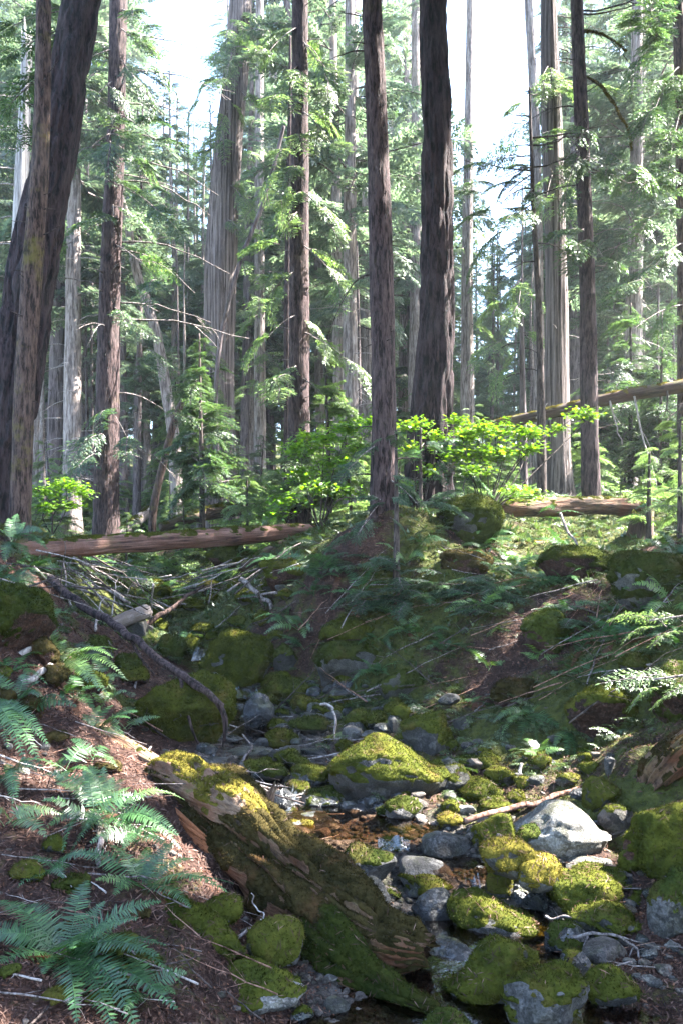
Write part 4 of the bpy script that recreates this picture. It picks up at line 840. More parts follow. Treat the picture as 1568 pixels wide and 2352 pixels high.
stick('curved grey branch beside the round green knob', [(395,1728,7.2),(430,1738,7.0),(446,1765,6.9),(452,1796,6.8)], .016, .012, 'bark_mossy', n=40, seed=15)
stick('short white stick standing on the stones under the long bare pole', [(1196,1800,6.7),(1197,1775,6.75),(1195,1757,6.8)], .014, .012, 'twig_pale', n=24, seed=16)
stick('dark twiggy branch hanging over the greenish wet boulder', [(1240,2185,4.55),(1290,2160,4.5),(1350,2148,4.45),(1420,2150,4.4),(1454,2180,4.35),(1462,2215,4.3)], .010, .006, 'twig', n=60, seed=17, subs=[[(1454,2172,4.36),(1440,2210,4.33),(1440,2240,4.3)], [(1350,2148,4.45),(1340,2180,4.42),(1360,2200,4.4)], [(1420,2150,4.4),(1470,2165,4.38),(1500,2170,4.36)]])
stick('dark bent twig above the leaning dark wet wedge stone', [(1246,2105,4.75),(1290,2110,4.7),(1345,2114,4.65),(1400,2135,4.6)], .008, .005, 'twig', n=40, seed=18)
stick('slim dark bare stem rising in front of the log bridge', [(143,1370,9.6),(144,1320,9.62),(146,1290,9.65),(150,1240,9.7)], .008, .005, 'twig_dark', n=30, seed=19)
stick('thin upright dead stem leaning at the left end of the log bridge', [(190,1440,10.2),(170,1400,10.4),(150,1330,10.6),(143,1290,10.7)], .016, .01, 'twig', n=30, seed=20)
stick('upright dead stem beside the mossy dome', [(310,1610,8.6),(314,1560,8.7),(320,1500,8.9)], .014, .01, 'twig', n=30, seed=21)
# the tangle of dead branches
rgs = np.random.default_rng(21)
def tangle(n, x0, y0, x1, y1, lmin, lmax, label, group, mats, lift=.12, flat=.5, r=.013):
    for k in range(n):
        c = hit(rgs.uniform(x0, x1), rgs.uniform(y0, y1)); L = rgs.uniform(lmin, lmax); a = rgs.uniform(0, np.pi)
        d = np.array([math.cos(a), 0.35 * math.sin(a), rgs.normal(0, flat) * .5]); d = unit(d); mb = MB()
        p0 = c - d * L * .5; p1 = c + d * L * .5
        p0[2] = max(p0[2], gz(p0[0], p0[1]) + .01) + rgs.uniform(0, lift); p1[2] = max(p1[2], gz(p1[0], p1[1]) + .01) + rgs.uniform(0, lift)
        d2 = p1 - p0; twig_tube(mb, p0, d2, np.linalg.norm(d2), r * rgs.uniform(.5, 1.4), 0.0, .08, int(rgs.integers(1e9)), int(rgs.integers(0, 4)), 5)
        o = obj('fallen_branch', mb.mesh('fallen_branch', [M[mats[k % len(mats)]]], p0), None, p0); tag(o, label, 'branch', group)
tangle(56, 190,1325,640,1460, .35, 1.3, 'thin dead branch in the tangle of branches across the upper creek', 'tangle of dead branches across the upper creek', ['twig', 'twig', 'twig_pale', 'twig_dark'], .3, .5, .016)
tangle(18, 90,1290,300,1440, .4, 1.2, 'dead branch leaning on the slope under the left end of the log bridge', 'dead branches under the log bridge', ['twig', 'twig_pale', 'twig_dark'], .25, 1.1, .013)
tangle(30, 480,1660,780,1860, .25, .9, 'thin dead twig caught among the stones of the middle creek', 'twigs caught in the middle creek', ['twig', 'twig_dark', 'twig_pale'], .05, .2, .007)
tangle(30, 0,1640,330,1900, .2, .7, 'dry twig lying on the red needles of the fern bank', 'dry twigs on the fern bank', ['twig_red', 'twig', 'twig_pale'], .03, .15, .005)
tangle(44, 0,1880,560,2345, .12, .6, 'dry twig on the ground between the foreground ferns', 'dry twigs between the foreground ferns', ['twig_red', 'twig', 'twig_dark', 'twig_pale'], .03, .15, .0045)
tangle(70, 700,1290,1540,1660, .3, 1.3, 'dead twig lying on the slope of the right bank', 'dead twigs on the right bank slope', ['twig', 'twig_dark', 'twig_red'], .1, .4, .007)
tangle(20, 1280,1900,1560,2250, .15, .45, 'thin root-like twig over the stones of the right shore', 'twigs over the right shore', ['twig_red', 'twig'], .04, .2, .004)
tangle(14, 640,1880,760,1950, .1, .4, 'pale sunlit twig washed up by the pale rounded stone', 'pale washed up twigs', ['twig_pale'], .04, .3, .004)

# ------------------------------------------------------------------ conifer boughs
def bough_template(seed, nl=18, sub=4, droop=0.35, wide=0.42, kw=0.3, kl=0.42):
    """one flat spray along +x, length 1: twig strips (material 1) and leaf kites (material 0)"""
    rg = np.random.default_rng(seed); Vs, Qs, n = [], [], 0
    Vt, Qt = [], []
    def kite(p, d, L, w, nz=None):
        nonlocal n
        sd = unit(np.cross(d, [0, 0, 1.0]) + rg.normal(0, .25, 3)); dz = np.array([0, 0, -L * rg.uniform(.1, .4)])
        Vs.append([p, p + d * L * .4 + sd * w, p + d * L + dz, p + d * L * .4 - sd * w]); Qs.append([n, n + 1, n + 2, n + 3]); n += 4
    def axis(x): return np.array([x, 0.03 * math.sin(x * 5 + seed), -droop * x ** 2 + 0.06 * math.sin(x * 3)])
    for i in range(nl):
        x = 0.12 + 0.88 * (i + rg.uniform(-.3, .3)) / nl; p = axis(min(max(x, .02), 1))
        if rg.random() < .08: continue
        for sgn in (-1, 1):
            ll = wide * (1.02 - x) ** 0.65 * rg.uniform(.6, 1.15) * min(1, .45 + x * 1.6) + .05
            a = R(rg.uniform(42, 66)); d = np.array([math.cos(a), sgn * math.sin(a), rg.normal(-.10, .12)]); d = unit(d)
            q = p
            for k in range(sub):
                u = (k + .6) / sub; q = p + d * ll * u + np.array([0, 0, -.28 * ll * u ** 2])
                for s2 in (-1, 1):
                    a2 = a * sgn + s2 * R(rg.uniform(28, 55)); d2 = unit([math.cos(a2), math.sin(a2), rg.normal(-.2, .2)])
                    L2 = ll * kl * (1.1 - u * .6) * rg.uniform(.7, 1.2) + .02; kite(q, d2, L2, L2 * kw * .5)
            kite(q, d, ll * kl * .9 + .02, (ll * kl * .9 + .02) * kw * .5)
            e = p + d * ll * .95 + np.array([0, 0, -.25 * ll]); w = .004
            m = len(Vt); Vt += [p + [0, 0, w], p - [0, 0, w], e]; Qt.append([m, m + 1, m + 2])
    kite(axis(.97), unit([1, 0, -.4]), .1, .02)
    V = np.array(Vs).reshape(-1, 3); Q = np.array(Qs)
    pts = np.array([axis(x) for x in np.linspace(0, 1, 7)]); tv, tq, _ = tube(pts, np.linspace(.012, .003, 7), 3, False)
    T = np.array(Qt) + len(tv); tv2 = np.vstack([tv, np.array(Vt)])
    return V, Q, tv2, tq, T
TPL_FAR = [bough_template(100 + k, 14, 4, .42, .44, .42, .34) for k in range(4)]
TPL_MID = [bough_template(200 + k, 20, 6, .40, .40, .38, .27) for k in range(5)]
TPL_FINE = [bough_template(300 + k, 26, 8, .30, .36, .34, .20) for k in range(4)]
TPL_CEDAR = [bough_template(400 + k, 22, 7, .55, .34, .34, .23) for k in range(4)]
TPL_SPARSE = [bough_template(600 + k, 13, 4, .25, .34, .30, .26) for k in range(4)]
TPL_SHADE = [bough_template(500 + k, 10, 2, .25, .50, .75) for k in range(4)]
def add_boughs(mb, org, yaw, pitch, roll, L, tpls, rg, ft=0):
    """instances of bough templates baked into one mesh builder"""
    for k in range(len(org)):
        V, Q, tv, tq, T = tpls[int(rg.integers(len(tpls)))]
        cy_, sy_ = math.cos(yaw[k]), math.sin(yaw[k]); cp_, sp_ = math.cos(pitch[k]), math.sin(pitch[k]); cr, sr = math.cos(roll[k]), math.sin(roll[k])
        Rx = np.array([[1, 0, 0], [0, cr, -sr], [0, sr, cr]]); Ry = np.array([[cp_, 0, -sp_], [0, 1, 0], [sp_, 0, cp_]]); Rz = np.array([[cy_, -sy_, 0], [sy_, cy_, 0], [0, 0, 1]])
        Mx = (Rz @ Ry @ Rx).T * L[k]
        mb.add(V @ Mx + org[k], Q, None, 0); mb.add(tv @ Mx + org[k], tq, T, 1)
def crown_mesh(name, seed, z0, z1, rmax, n, tpls, leaf, wood='twig', pitch0=.15, shape=1.0, gaps=.2, Lj=.3):
    rg = np.random.default_rng(seed); mb = MB()
    u = rg.random(n * 2) ** 0.9; yaw = rg.uniform(0, 2 * np.pi, n * 2)
    keep = vnoise(np.c_[np.cos(yaw) * 1.2, np.sin(yaw) * 1.2, u * (z1 - z0) * .35], seed) > -gaps * 1.6
    u, yaw = u[keep][:n], yaw[keep][:n]
    z = z0 + u * (z1 - z0); prof = np.clip((1.03 - u) ** .75, .06, 1) * np.clip(.55 + u * 3.5, 0, 1) if shape else np.ones_like(u)
    L = np.clip(rmax * prof * rg.uniform(1 - Lj * 1.6, 1 + Lj, len(u)), .25, None)
    st = np.clip(rg.uniform(-.1, .35, len(u)), 0, 1)
    o = np.c_[np.cos(yaw) * st * L, np.sin(yaw) * st * L, z - .1 * st * L]
    add_boughs(mb, o, yaw, pitch0 + rg.normal(0, .22, len(u)), rg.normal(0, .3, len(u)), L * (1 - st * .5), tpls, rg)
    return mb.mesh(name, [M[leaf], M[wood]], (0, 0, 0), False)
def bare_branches(seed, z0, z1, n, L0, L1, mat='twig'):
    rg = np.random.default_rng(seed); mb = MB()
    for k in range(n):
        z = rg.uniform(z0, z1); a = rg.uniform(0, 2 * np.pi)
        twig_tube(mb, (0, 0, z), (math.cos(a), math.sin(a), rg.uniform(-.1, .3)), rg.uniform(L0, L1), .014, rg.uniform(.1, .5), .15, seed * 1000 + k, int(rg.integers(1, 4)), 3)
    return mb.mesh('dead_branches', [M[mat]])
def plain_trunk(seed, h, r, mat):
    rg = np.random.default_rng(seed); n = 50; z = np.linspace(-.5, h, n)
    path = np.c_[.10 * vnoise(np.c_[z * .15, np.zeros(n), np.zeros(n)], seed), .10 * vnoise(np.c_[z * .15, np.zeros(n) + 9, np.zeros(n)], seed), z]
    rad = r * (1 - .85 * np.clip(z / h, 0, 1)) * (1 + .35 * np.exp(-np.clip(z, 0, 9) * 3)) + .01
    V, Q, T = tube(path, rad, 16, True, bark_disp('hem', seed)); return mk_mesh('trunk', V, Q, T, True, [M[mat]])

# background forest
rgf = np.random.default_rng(3)
TV = []   # variants: trunk mesh, crown mesh, bare branch mesh, height
for k in range(6):
    h = (19, 24, 28, 22, 26, 17)[k]; z0 = (3.0, 5.5, 6.5, 2.2, 4.0, 1.6)[k]
    TV.append((plain_trunk(50 + k, h, (.16, .22, .26, .18, .2, .13)[k], ('bark_far', 'bark_pale', 'bark_far', 'bark_far', 'bark_pale', 'bark_far')[k]),
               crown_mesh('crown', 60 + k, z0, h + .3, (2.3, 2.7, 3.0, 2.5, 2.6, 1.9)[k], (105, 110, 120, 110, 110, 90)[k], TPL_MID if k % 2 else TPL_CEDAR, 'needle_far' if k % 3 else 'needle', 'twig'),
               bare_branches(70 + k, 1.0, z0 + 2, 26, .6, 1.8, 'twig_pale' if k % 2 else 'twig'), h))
def sky_limit(px):
    """photo height above which the crowns leave the sky open"""
    g1 = math.exp(-((px - 425) / 55) ** 2); g2 = math.exp(-((px - 1130) / 85) ** 2)
    return max(-900 + 1230 * g1, -900 + 1480 * g2)
placed = [(tr['org'][0], tr['org'][1]) for tr in TREES.values()]
TL = ['slender conifer with drooping sprays far back in the bright hazy forest', 'tall conifer of the far forest with a bare pale lower trunk', 'tall dark-stemmed conifer far back with high feathery boughs',
      'bushy conifer of the far forest, green almost to the ground', 'far conifer with pale stem and dead twigs under its boughs', 'young slim conifer far back, green to the ground']
nfar = 0
for tries in range(5000):
    if nfar >= 205: break
    Y = rgf.uniform(50, 105) if nfar > 125 else (rgf.uniform(30, 60) if nfar > 14 else rgf.uniform(22, 32)); px = rgf.uniform(-200, 1700) if nfar < 125 else rgf.uniform(-60, 1600); k = int(rgf.integers(6))
    if Y < 36: k = 1 + k % 2
    if Y < 30 and (380 < px < 640 or 1180 < px < 1420): continue
    x = (px - CX) / F * Y; sc_ = rgf.uniform(.85, 1.2) * (1 + .5 * min(1, max(0, (Y - 30) / 30))); z = gz(x, Y)
    if min([math.hypot(x - a, Y - b) for a, b in placed] + [99]) < (2.2 if Y < 35 else 2.6): continue
    top = HY - (z + TV[k][3] * sc_) / Y * F; lim = max(sky_limit(px + d) for d in (-95, -45, 0, 45, 95))
    if top < lim:
        sc_ = (HY - lim) / F * Y - z; sc_ /= TV[k][3]
        if sc_ < .32: continue
    placed.append((x, Y)); nfar += 1
    r = thing('conifer_tree', TL[k], 'conifer tree', (x, Y, z), 'forest trees of kind ' + ('slender', 'bare stemmed', 'high crowned', 'bushy', 'pale stemmed', 'young')[k])
    r.rotation_euler = (rgf.normal(0, .02), rgf.normal(0, .02), rgf.uniform(0, 6.28)); r.scale = (sc_ * rgf.uniform(.9, 1.1),) * 2 + (sc_,)
    obj('trunk', TV[k][0], r); obj('crown', TV[k][1], r)
    if Y < 48: obj('dead_branches', TV[k][2], r)['kind'] = 'stuff'
# thin bare trunks in the dim forest at both sides
for (a, b, n) in ((70, 235, 13), (285, 470, 10), (1375, 1568, 15), (730, 900, 4), (1100, 1240, 4)):
    for q in range(n):
        Y = rgf.uniform(24, 46); px = rgf.uniform(a, b); x = (px - CX) / F * Y; z = gz(x, Y); k = int(rgf.integers(6))
        r = thing('conifer_tree', 'thin bare trunk with dead twigs standing in the dim far forest', 'conifer tree', (x, Y, z), 'thin bare trunks of the far forest')
        s_ = rgf.uniform(.35, .6); r.rotation_euler = (rgf.normal(0, .02), rgf.normal(0, .025), rgf.uniform(0, 6.28)); hh = min(.7, ((HY - 560) / F * Y - z) / TV[k][3]); r.scale = (s_, s_, hh)
        obj('trunk', TV[k][0], r); obj('dead_branches', TV[k][2], r)['kind'] = 'stuff'

# saplings and bushy young conifers of the middle distance
SV = [(crown_mesh('crown', 80 + k, .15, (1.6, 2.6, 3.6, 5.0)[k], (.75, 1.0, 1.3, 1.5)[k], (46, 64, 84, 110)[k], TPL_MID, ('needle_bright', 'needle_bright', 'needle', 'needle_bright')[k], 'twig', .1, 1, .1), plain_trunk(90 + k, (1.6, 2.6, 3.6, 5.0)[k], (.016, .025, .035, .05)[k], 'twig_dark'), (1.6, 2.6, 3.6, 5.0)[k]) for k in range(4)]
SLAB = ['small bright green conifer sapling on the sunlit forest floor', 'waist-high light green conifer sapling of the sunlit middle distance', 'dark green young conifer of the middle distance', 'tall bright green young conifer with drooping sprays behind the log bridge']
nsap = 0
for tries in range(2000):
    if nsap >= 52: break
    Y = rgf.uniform(15, 30); px = rgf.uniform(-120, 1700); x = (px - CX) / F * Y; z = gz(x, Y); k = int(rgf.choice(4, p=[.38, .3, .2, .12]))
    if min([math.hypot(x - a, Y - b) for a, b in placed] + [99]) < .5: continue
    if 280 < px < 1560 and Y < 17 and k > 1: continue
    if (1040 < px < 1240 or 60 < px < 400) and k > 1: continue
    if Y < 23 and (1190 < px < 1410 or 180 < px < 320 or 450 < px < 560) and k > 0: continue
    placed.append((x, Y)); nsap += 1; s_ = rgf.uniform(.7, 1.15)
    r = thing('conifer_sapling', SLAB[k], 'sapling', (x, Y, z), 'saplings of the middle distance ' + str(SV[k][2]) + ' m'); r.scale = (s_,) * 3; r.rotation_euler = (rgf.normal(0, .05), rgf.normal(0, .05), rgf.uniform(0, 6))
    obj('stem', SV[k][1], r); obj('crown', SV[k][0], r)
def one_sapling(label, px, py, Y, h, rmax, n, tpls, leaf, seed, lean=(0, 0), stem='twig_dark', z0=.15, pitch=.05, tops=1):
    p = P(px, py, Y); p[2] = min(p[2], gz(p[0], p[1]))
    r = thing('conifer_sapling', label, 'sapling', p); r.rotation_euler = (lean[0], lean[1], 0)
    obj('stem', plain_trunk(seed, h, .012 + .010 * h, stem), r); obj('crown', crown_mesh('crown', seed, z0 * h, h, rmax, n, tpls, leaf, 'twig', pitch), r); return r
one_sapling('drooping dark green hemlock sapling standing against the foot of the straight dark hemlock', 893, 1345, 10.2, 1.9, .6, 18, TPL_FINE, 'needle_teal', 701, z0=.35, pitch=-.1)
one_sapling('low dark hemlock bush filling the space between the two dark trunks', 975, 1215, 11.9, 1.4, .7, 18, TPL_FINE, 'needle_teal', 702)
one_sapling('yellow-green fir sapling behind the broken stump', 1500, 1262, 10.9, 1.3, .55, 34, TPL_FINE, 'needle_bright', 703)
one_sapling('second yellow-green fir sapling cut by the right border', 1560, 1262, 10.2, 1.6, .6, 34, TPL_FINE, 'needle_bright', 704)
one_sapling('young green conifer with a curved dark stem in front of the broad cedar', 456, 1188, 17.8, 4.6, 1.35, 100, TPL_MID, 'needle', 705, z0=.25)
one_sapling('light green conifer sapling standing right of the curved dark stem', 565, 1196, 16.6, 1.6, .85, 52, TPL_MID, 'needle_bright', 706)
one_sapling('tall sunlit cedar sapling beside the middle of the broad old cedar', 468, 1130, 20.6, 5.4, 1.2, 90, TPL_CEDAR, 'needle_bright', 707, z0=.35)
one_sapling('bushy conifer sapling in front of the hazy lilac trunk', 745, 1150, 16.0, 3.2, 1.1, 70, TPL_MID, 'needle_bright', 708)
one_sapling('green young conifer behind the leaning log at the right', 1440, 1120, 19.5, 4.4, 1.6, 120, TPL_MID, 'needle', 709)
one_sapling('green bushy conifer between the dark straight hemlock and the right border', 1520, 1130, 18.0, 3.2, 1.4, 90, TPL_MID, 'needle', 710)
# right bank: creeping low hemlock sprays
def spray_plant(label, pts, Lr, leaf, seed, group=None, tpls=TPL_FINE, lift=.08, name='hemlock_spray'):
    rg = np.random.default_rng(seed); mb = MB(); o = np.array([p for p in pts], float)
    o[:, 2] += rg.uniform(.3, 1, len(o)) * lift
    add_boughs(mb, o, rg.uniform(2.3, 7.0, len(o)), rg.normal(.18, .12, len(o)), rg.normal(0, .25, len(o)), rg.uniform(*Lr, len(o)), tpls, rg)
    org = o.mean(0); ob = obj(name, mb.mesh(name, [M[leaf], M['twig']], org, False), None, org); tag(ob, label, 'foliage', group); return ob
k = 0
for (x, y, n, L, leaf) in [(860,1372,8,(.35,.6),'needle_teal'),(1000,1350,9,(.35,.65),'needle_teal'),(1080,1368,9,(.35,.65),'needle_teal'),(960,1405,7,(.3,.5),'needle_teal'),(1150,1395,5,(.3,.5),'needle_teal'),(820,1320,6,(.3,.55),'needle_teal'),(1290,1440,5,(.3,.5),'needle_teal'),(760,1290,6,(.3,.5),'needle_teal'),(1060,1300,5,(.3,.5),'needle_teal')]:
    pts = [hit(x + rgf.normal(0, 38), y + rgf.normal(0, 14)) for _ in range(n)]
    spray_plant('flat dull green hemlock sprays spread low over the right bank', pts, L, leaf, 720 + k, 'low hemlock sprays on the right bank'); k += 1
# sunlit sprays entering at the right border
def side_spray(label, rows, leaf, seed):
    rg = np.random.default_rng(seed); mb = MB(); b0 = np.array([P(*r[0]) for r in rows]); b1 = np.array([P(*r[1]) for r in rows])
    d = b1 - b0; L = np.linalg.norm(d, axis=1); yaw = np.arctan2(d[:, 1], d[:, 0]); pit = np.arcsin(d[:, 2] / L) + .12
    add_boughs(mb, b0, yaw, pit, rg.normal(.5, .2, len(rows)) * np.sign(rg.normal(0, 1, len(rows))), L, TPL_SPARSE, rg)
    V, Q, T = tube(resample(np.array([b0[0] + [1.2, .1, -.1], b0[0] + [.5, 0, .05], b0[0]]), [.02, .014, .008], 20)[0], np.linspace(.02, .008, 20), 6); mb.add(V, Q, T, 1)
    o = obj('hemlock_branch', mb.mesh('hemlock_branch', [M[leaf], M['twig']], b0[0], False), None, b0[0]); tag(o, label, 'branch')
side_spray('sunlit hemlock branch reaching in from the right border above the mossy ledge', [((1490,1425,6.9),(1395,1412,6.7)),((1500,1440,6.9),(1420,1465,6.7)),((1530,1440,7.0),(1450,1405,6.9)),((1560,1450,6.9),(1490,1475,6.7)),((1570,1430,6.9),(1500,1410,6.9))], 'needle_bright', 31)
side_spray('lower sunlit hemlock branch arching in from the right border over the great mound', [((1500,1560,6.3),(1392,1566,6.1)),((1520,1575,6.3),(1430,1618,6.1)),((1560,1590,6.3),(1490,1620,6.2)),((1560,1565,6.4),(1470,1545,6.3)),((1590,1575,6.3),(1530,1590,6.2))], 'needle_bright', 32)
# boughs of the big trees that hang into the view
def hang(tr, rows, leaf, seed, tpls=TPL_FINE, piece=.85):
    """drooping boughs: each a twig with a row of sprays along it"""
    rg = np.random.default_rng(seed); mb = MB()
    for (a, b) in rows:
        p, _ = at_y(tr, a[1]); q = P(*b); d = q - p; l = np.linalg.norm(d); nb = max(2, int(l / piece * 1.7)); u = np.linspace(0, 1, 12)[:, None]
        ax = p + d * u + np.array([0, 0, .18 * l]) * (u - u ** 2); V, Q, T = tube(ax, np.linspace(.014, .004, 12), 4); mb.add(V, Q, T, 1)
        t = np.clip(np.linspace(.22, 1, nb) + rg.normal(0, .05, nb), .1, 1); o = ax[(t * 11).astype(int)] - np.array([0, 0, .02]); yw = math.atan2(d[1], d[0]) + rg.normal(0, .7, nb) * (1.05 - t * .6)
        add_boughs(mb, o, yw, d[2] / l * .8 + rg.normal(.1, .2, nb), rg.normal(0, .35, nb), piece * rg.uniform(.7, 1.25, nb), tpls, rg)
    obj('foliage', mb.mesh('foliage', [M[leaf], M['twig']], tr['org'], False), tr['root'])
hang(t12b, [((1218,380),(1105,440,14)),((1218,400),(1130,480,13.8)),((1218,360),(1120,375,14.2)),((1222,470),(1150,530,14)),((1222,380),(1130,420,13.4)),((1220,430),(1180,500,13.5))], 'needle', 41)
hang(t13, [((1260,150),(1240,190,16.2)),((1260,180),(1330,200,16.2)),((1262,160),(1290,230,15.9)),((1265,210),(1200,240,16)),((1270,395),(1255,450,16)),((1270,420),(1300,470,16.2)),((1270,300),(1230,320,16)),((1270,380),(1310,420,16))], 'needle_bright', 42, TPL_MID)
hang(t4, [((555,30),(500,160,20.5)),((550,60),(610,120,20.5)),((550,140),(460,230,20.5)),((545,60),(520,180,20)),((540,230),(500,330,20.8)),((555,20),(610,60,21)),((530,320),(480,350,20.8)),((520,420),(575,480,20.6)),((520,500),(560,540,20.6)),((560,20),(680,130,21)),((550,200),(640,320,20.5))], 'needle_bright', 43, TPL_CEDAR)
hang(t6, [((690,150),(640,220,15.5)),((690,250),(760,330,15.5)),((690,300),(625,400,15.4)),((690,380),(650,470,15.3)),((690,430),(760,520,15.4)),((690,480),(640,560,15.2)),((690,90),(760,200,15.4)),((690,560),(780,650,15.3)),((690,720),(620,770,15.3)),((690,760),(790,820,15.4)),((690,840),(640,890,15.2)),((690,870),(760,930,15.3)),((690,60),(610,130,15.4)),((690,620),(600,700,15.4))], 'needle_bright', 44, TPL_MID)
hang(t3, [((270,60),(350,150,16)),((265,130),(340,230,16)),((265,260),(360,330,16)),((262,330),(350,430,15.8)),((268,20),(340,60,16)),((258,420),(380,500,15.9)),((262,180),(190,260,16)),((260,110),(180,150,16.2)),((255,560),(360,640,15.8)),((262,300),(180,370,16)),((250,500),(160,560,16.4)),((258,280),(250,320,16.0)),((250,470),(262,505,15.9)),((248,990),(215,1040,16.2)),((248,940),(290,1000,16.2)),((250,700),(340,800,15.9))], 'needle', 45, TPL_MID)
hang(t15, [((1556,60),(1470,140,14)),((1556,20),(1480,40,14)),((1556,150),(1500,260,14)),((1558,200),(1470,300,14)),((1558,300),(1480,400,14.2)),((1560,350),(1440,420,14.4)),((1556,90),(1420,70,14)),((1560,480),(1460,520,14.4)),((1558,250),(1530,420,14)),((1562,560),(1480,640,14.6)),((1562,700),(1450,760,14.6))], 'needle', 46, TPL_MID)
hang(t14, [((1345,360),(1390,385,14.4)),((1345,385),(1440,420,14.2)),((1350,340),(1300,430,14.4)),((1350,300),(1400,360,14.2)),((1345,520),(1310,560,14.2)),((1350,540),(1390,600,14.3))], 'needle', 47, TPL_MID)
hang(t1, [((180,60),(60,120,12.6)),((180,20),(30,60,12.8)),((160,140),(20,240,12.8)),((130,300),(-20,380,12.8))], 'needle', 48, TPL_MID)
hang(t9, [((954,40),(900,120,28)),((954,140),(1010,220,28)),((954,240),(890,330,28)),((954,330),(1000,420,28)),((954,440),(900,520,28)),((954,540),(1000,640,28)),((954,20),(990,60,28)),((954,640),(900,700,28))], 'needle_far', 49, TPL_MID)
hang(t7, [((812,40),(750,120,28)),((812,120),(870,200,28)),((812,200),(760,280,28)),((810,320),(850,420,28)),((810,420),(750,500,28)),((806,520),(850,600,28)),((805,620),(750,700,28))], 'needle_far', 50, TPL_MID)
hang(t11, [((1075,520),(1130,560,25)),((1075,560),(1020,620,25)),((1072,640),(1140,720,25)),((1072,720),(1010,760,25)),((1070,800),(1130,860,25)),((1075,660),(1150,650,25)),((1072,740),(1140,790,25))], 'needle_bright', 51, TPL_MID)
hang(t5, [((597,330),(560,420,26)),((597,420),(650,500,26)),((597,520),(560,600,26)),((597,620),(650,700,26)),((597,720),(540,780,26)),((597,800),(660,870,26)),((597,860),(540,930,26)),((597,640),(570,750,26))], 'needle_bright', 52, TPL_MID)
hang(t19, [((1197,640),(1150,700,19.5)),((1197,660),(1250,720,19.5)),((1198,720),(1150,780,19.5)),((1198,650),(1190,700,19)),((1199,800),(1150,850,19.5)),((1199,760),(1240,820,19.5))], 'needle_bright', 53, TPL_MID)
hang(t8, [((880,1100),(960,1160,10.5)),((880,1150),(820,1230,10.4)),((880,1020),(815,1060,10.7))], 'needle_teal', 54, TPL_FINE, .55)
hang(t10, [((990,1040),(1040,1090,12.2)),((990,1080),(920,1140,12.2)),((990,1100),(1060,1160,12.1)),((990,1000),(950,1060,12.1))], 'needle_teal', 55)

# ------------------------------------------------------------------ canopy above and beside the view, shaped for its shade: crowns of the big trees and of unseen trees added to the right
LIT = []   # (point, radius): spots where canopy boughs are left out to let the sun in
for (px, py, r) in [(1170,1970,.34),(1225,1995,.28),(1245,1862,.14),(1300,1870,.1),(1350,1980,.2),(960,1895,.36),(880,1960,.17),(985,1975,.22),(690,1900,.2),(110,1800,.2),(190,1545,.15),(1540,1720,.28),(1500,1760,.2),(160,2330,.13),(1060,2240,.08),(640,1290,.3),(1210,1990,.2),(1400,1860,.15),(620,1840,.2)]:
    LIT.append((hit(px, py), r))
for (px, py, Y, r) in [(98,300,11.3,.0),(70,700,11.3,.0),(480,1812,5.4,.5),(400,1790,5.8,.35),(560,1862,5.15,.35),(230,1825,5.0,.22),(300,1720,6.5,.05),(200,1668,6.9,.05),(150,1540,7.4,.2),(1470,1430,6.8,.35),(1480,1590,6.2,.3),(1100,1020,12.3,.8),(1200,990,12.6,.5),(760,1040,12.6,.55),(700,1110,12.6,.5),(1170,1120,12.0,.35),(1300,1235,11.8,.5),(1200,1230,11.8,.4),(870,190,11.3,.35),(870,420,11.2,.22),(1025,300,13.2,.2),(1030,620,13,.25),(1530,1150,10.6,.5),(1430,1120,10.8,.3),(370,1245,12.3,.15),(130,1120,13.5,.4),(1310,1130,16.8,.4),(1420,1240,11.5,.3),(690,1300,12,.4)]:
    LIT.append((P(px, py, Y), r))
for (px, py) in [(1110,1300),(1000,1440),(1255,1370),(900,1350),(1180,1490),(800,1500),(560,1455),(430,1560),(690,1565),(980,1650),(620,1290),(420,1430)]:
    LIT.append((hit(px, py), -.12))
LP_ = np.array([p for p, r in LIT]); LR_ = np.array([r for p, r in LIT])
SHADE_TREES = [(7.6,3.0),(5.4,4.6),(6.6,6.8),(10.5,6.5),(8.0,9.5),(12.5,10.5),(6.2,-0.8),(12.5,2.0),(16.5,7.5)]
rgc = np.random.default_rng(17)
NS = 7500
pp = np.c_[rgc.uniform(-8, 8, NS), rgc.uniform(-.5, 13.2, NS), np.zeros(NS)]; pp[:, 2] = ground_z(pp[:, 0], pp[:, 1]) + np.where(rgc.random(NS) < .55, 0, rgc.uniform(0, 8, NS))
hlo = np.full(NS, 6.5)
for j, (t, a, b) in enumerate(((t1, 0, 700), (t2, 700, 1100), (t8, 1100, 1500), (t10, 1500, 1900), (t14, 1900, 2200))):
    ii = rgc.integers(0, int(len(t['path']) * .62), b - a); pp[a:b] = t['path'][ii]; hlo[a:b] = np.maximum(8.0, pp[a:b, 2] + 3)
hh = rgc.uniform(hlo, np.maximum(16, hlo + 5), NS) - pp[:, 2]; q = pp + SN[None] * (hh / SN[2])[:, None]
fx = np.abs(q[:, 0]) / np.maximum(q[:, 1], .1); fz = q[:, 2] / np.maximum(q[:, 1], .1)
inview = (q[:, 1] > 0) & (q[:, 0] - 1.6 < (W - CX) / F * q[:, 1] + .2) & (q[:, 2] - 1.2 < HY / F * q[:, 1])
keep = ~inview & ~((pp[:, 0] > 0) & (pp[:, 1] > 7.5) & (np.arange(NS) > 2200) & (rgc.random(NS) < .45))
rel = q[:, None, :] - LP_[None]; al = (rel * SN).sum(-1); dist = np.linalg.norm(rel - al[..., None] * SN, axis=-1)
keep &= ~((dist < LR_[None] + .5) & (al > 0)).any(1)
q = q[keep]
stems = np.array(SHADE_TREES + [tuple(t['org'][:2]) for t in (t8, t10, t13, t14, t1, t2)])
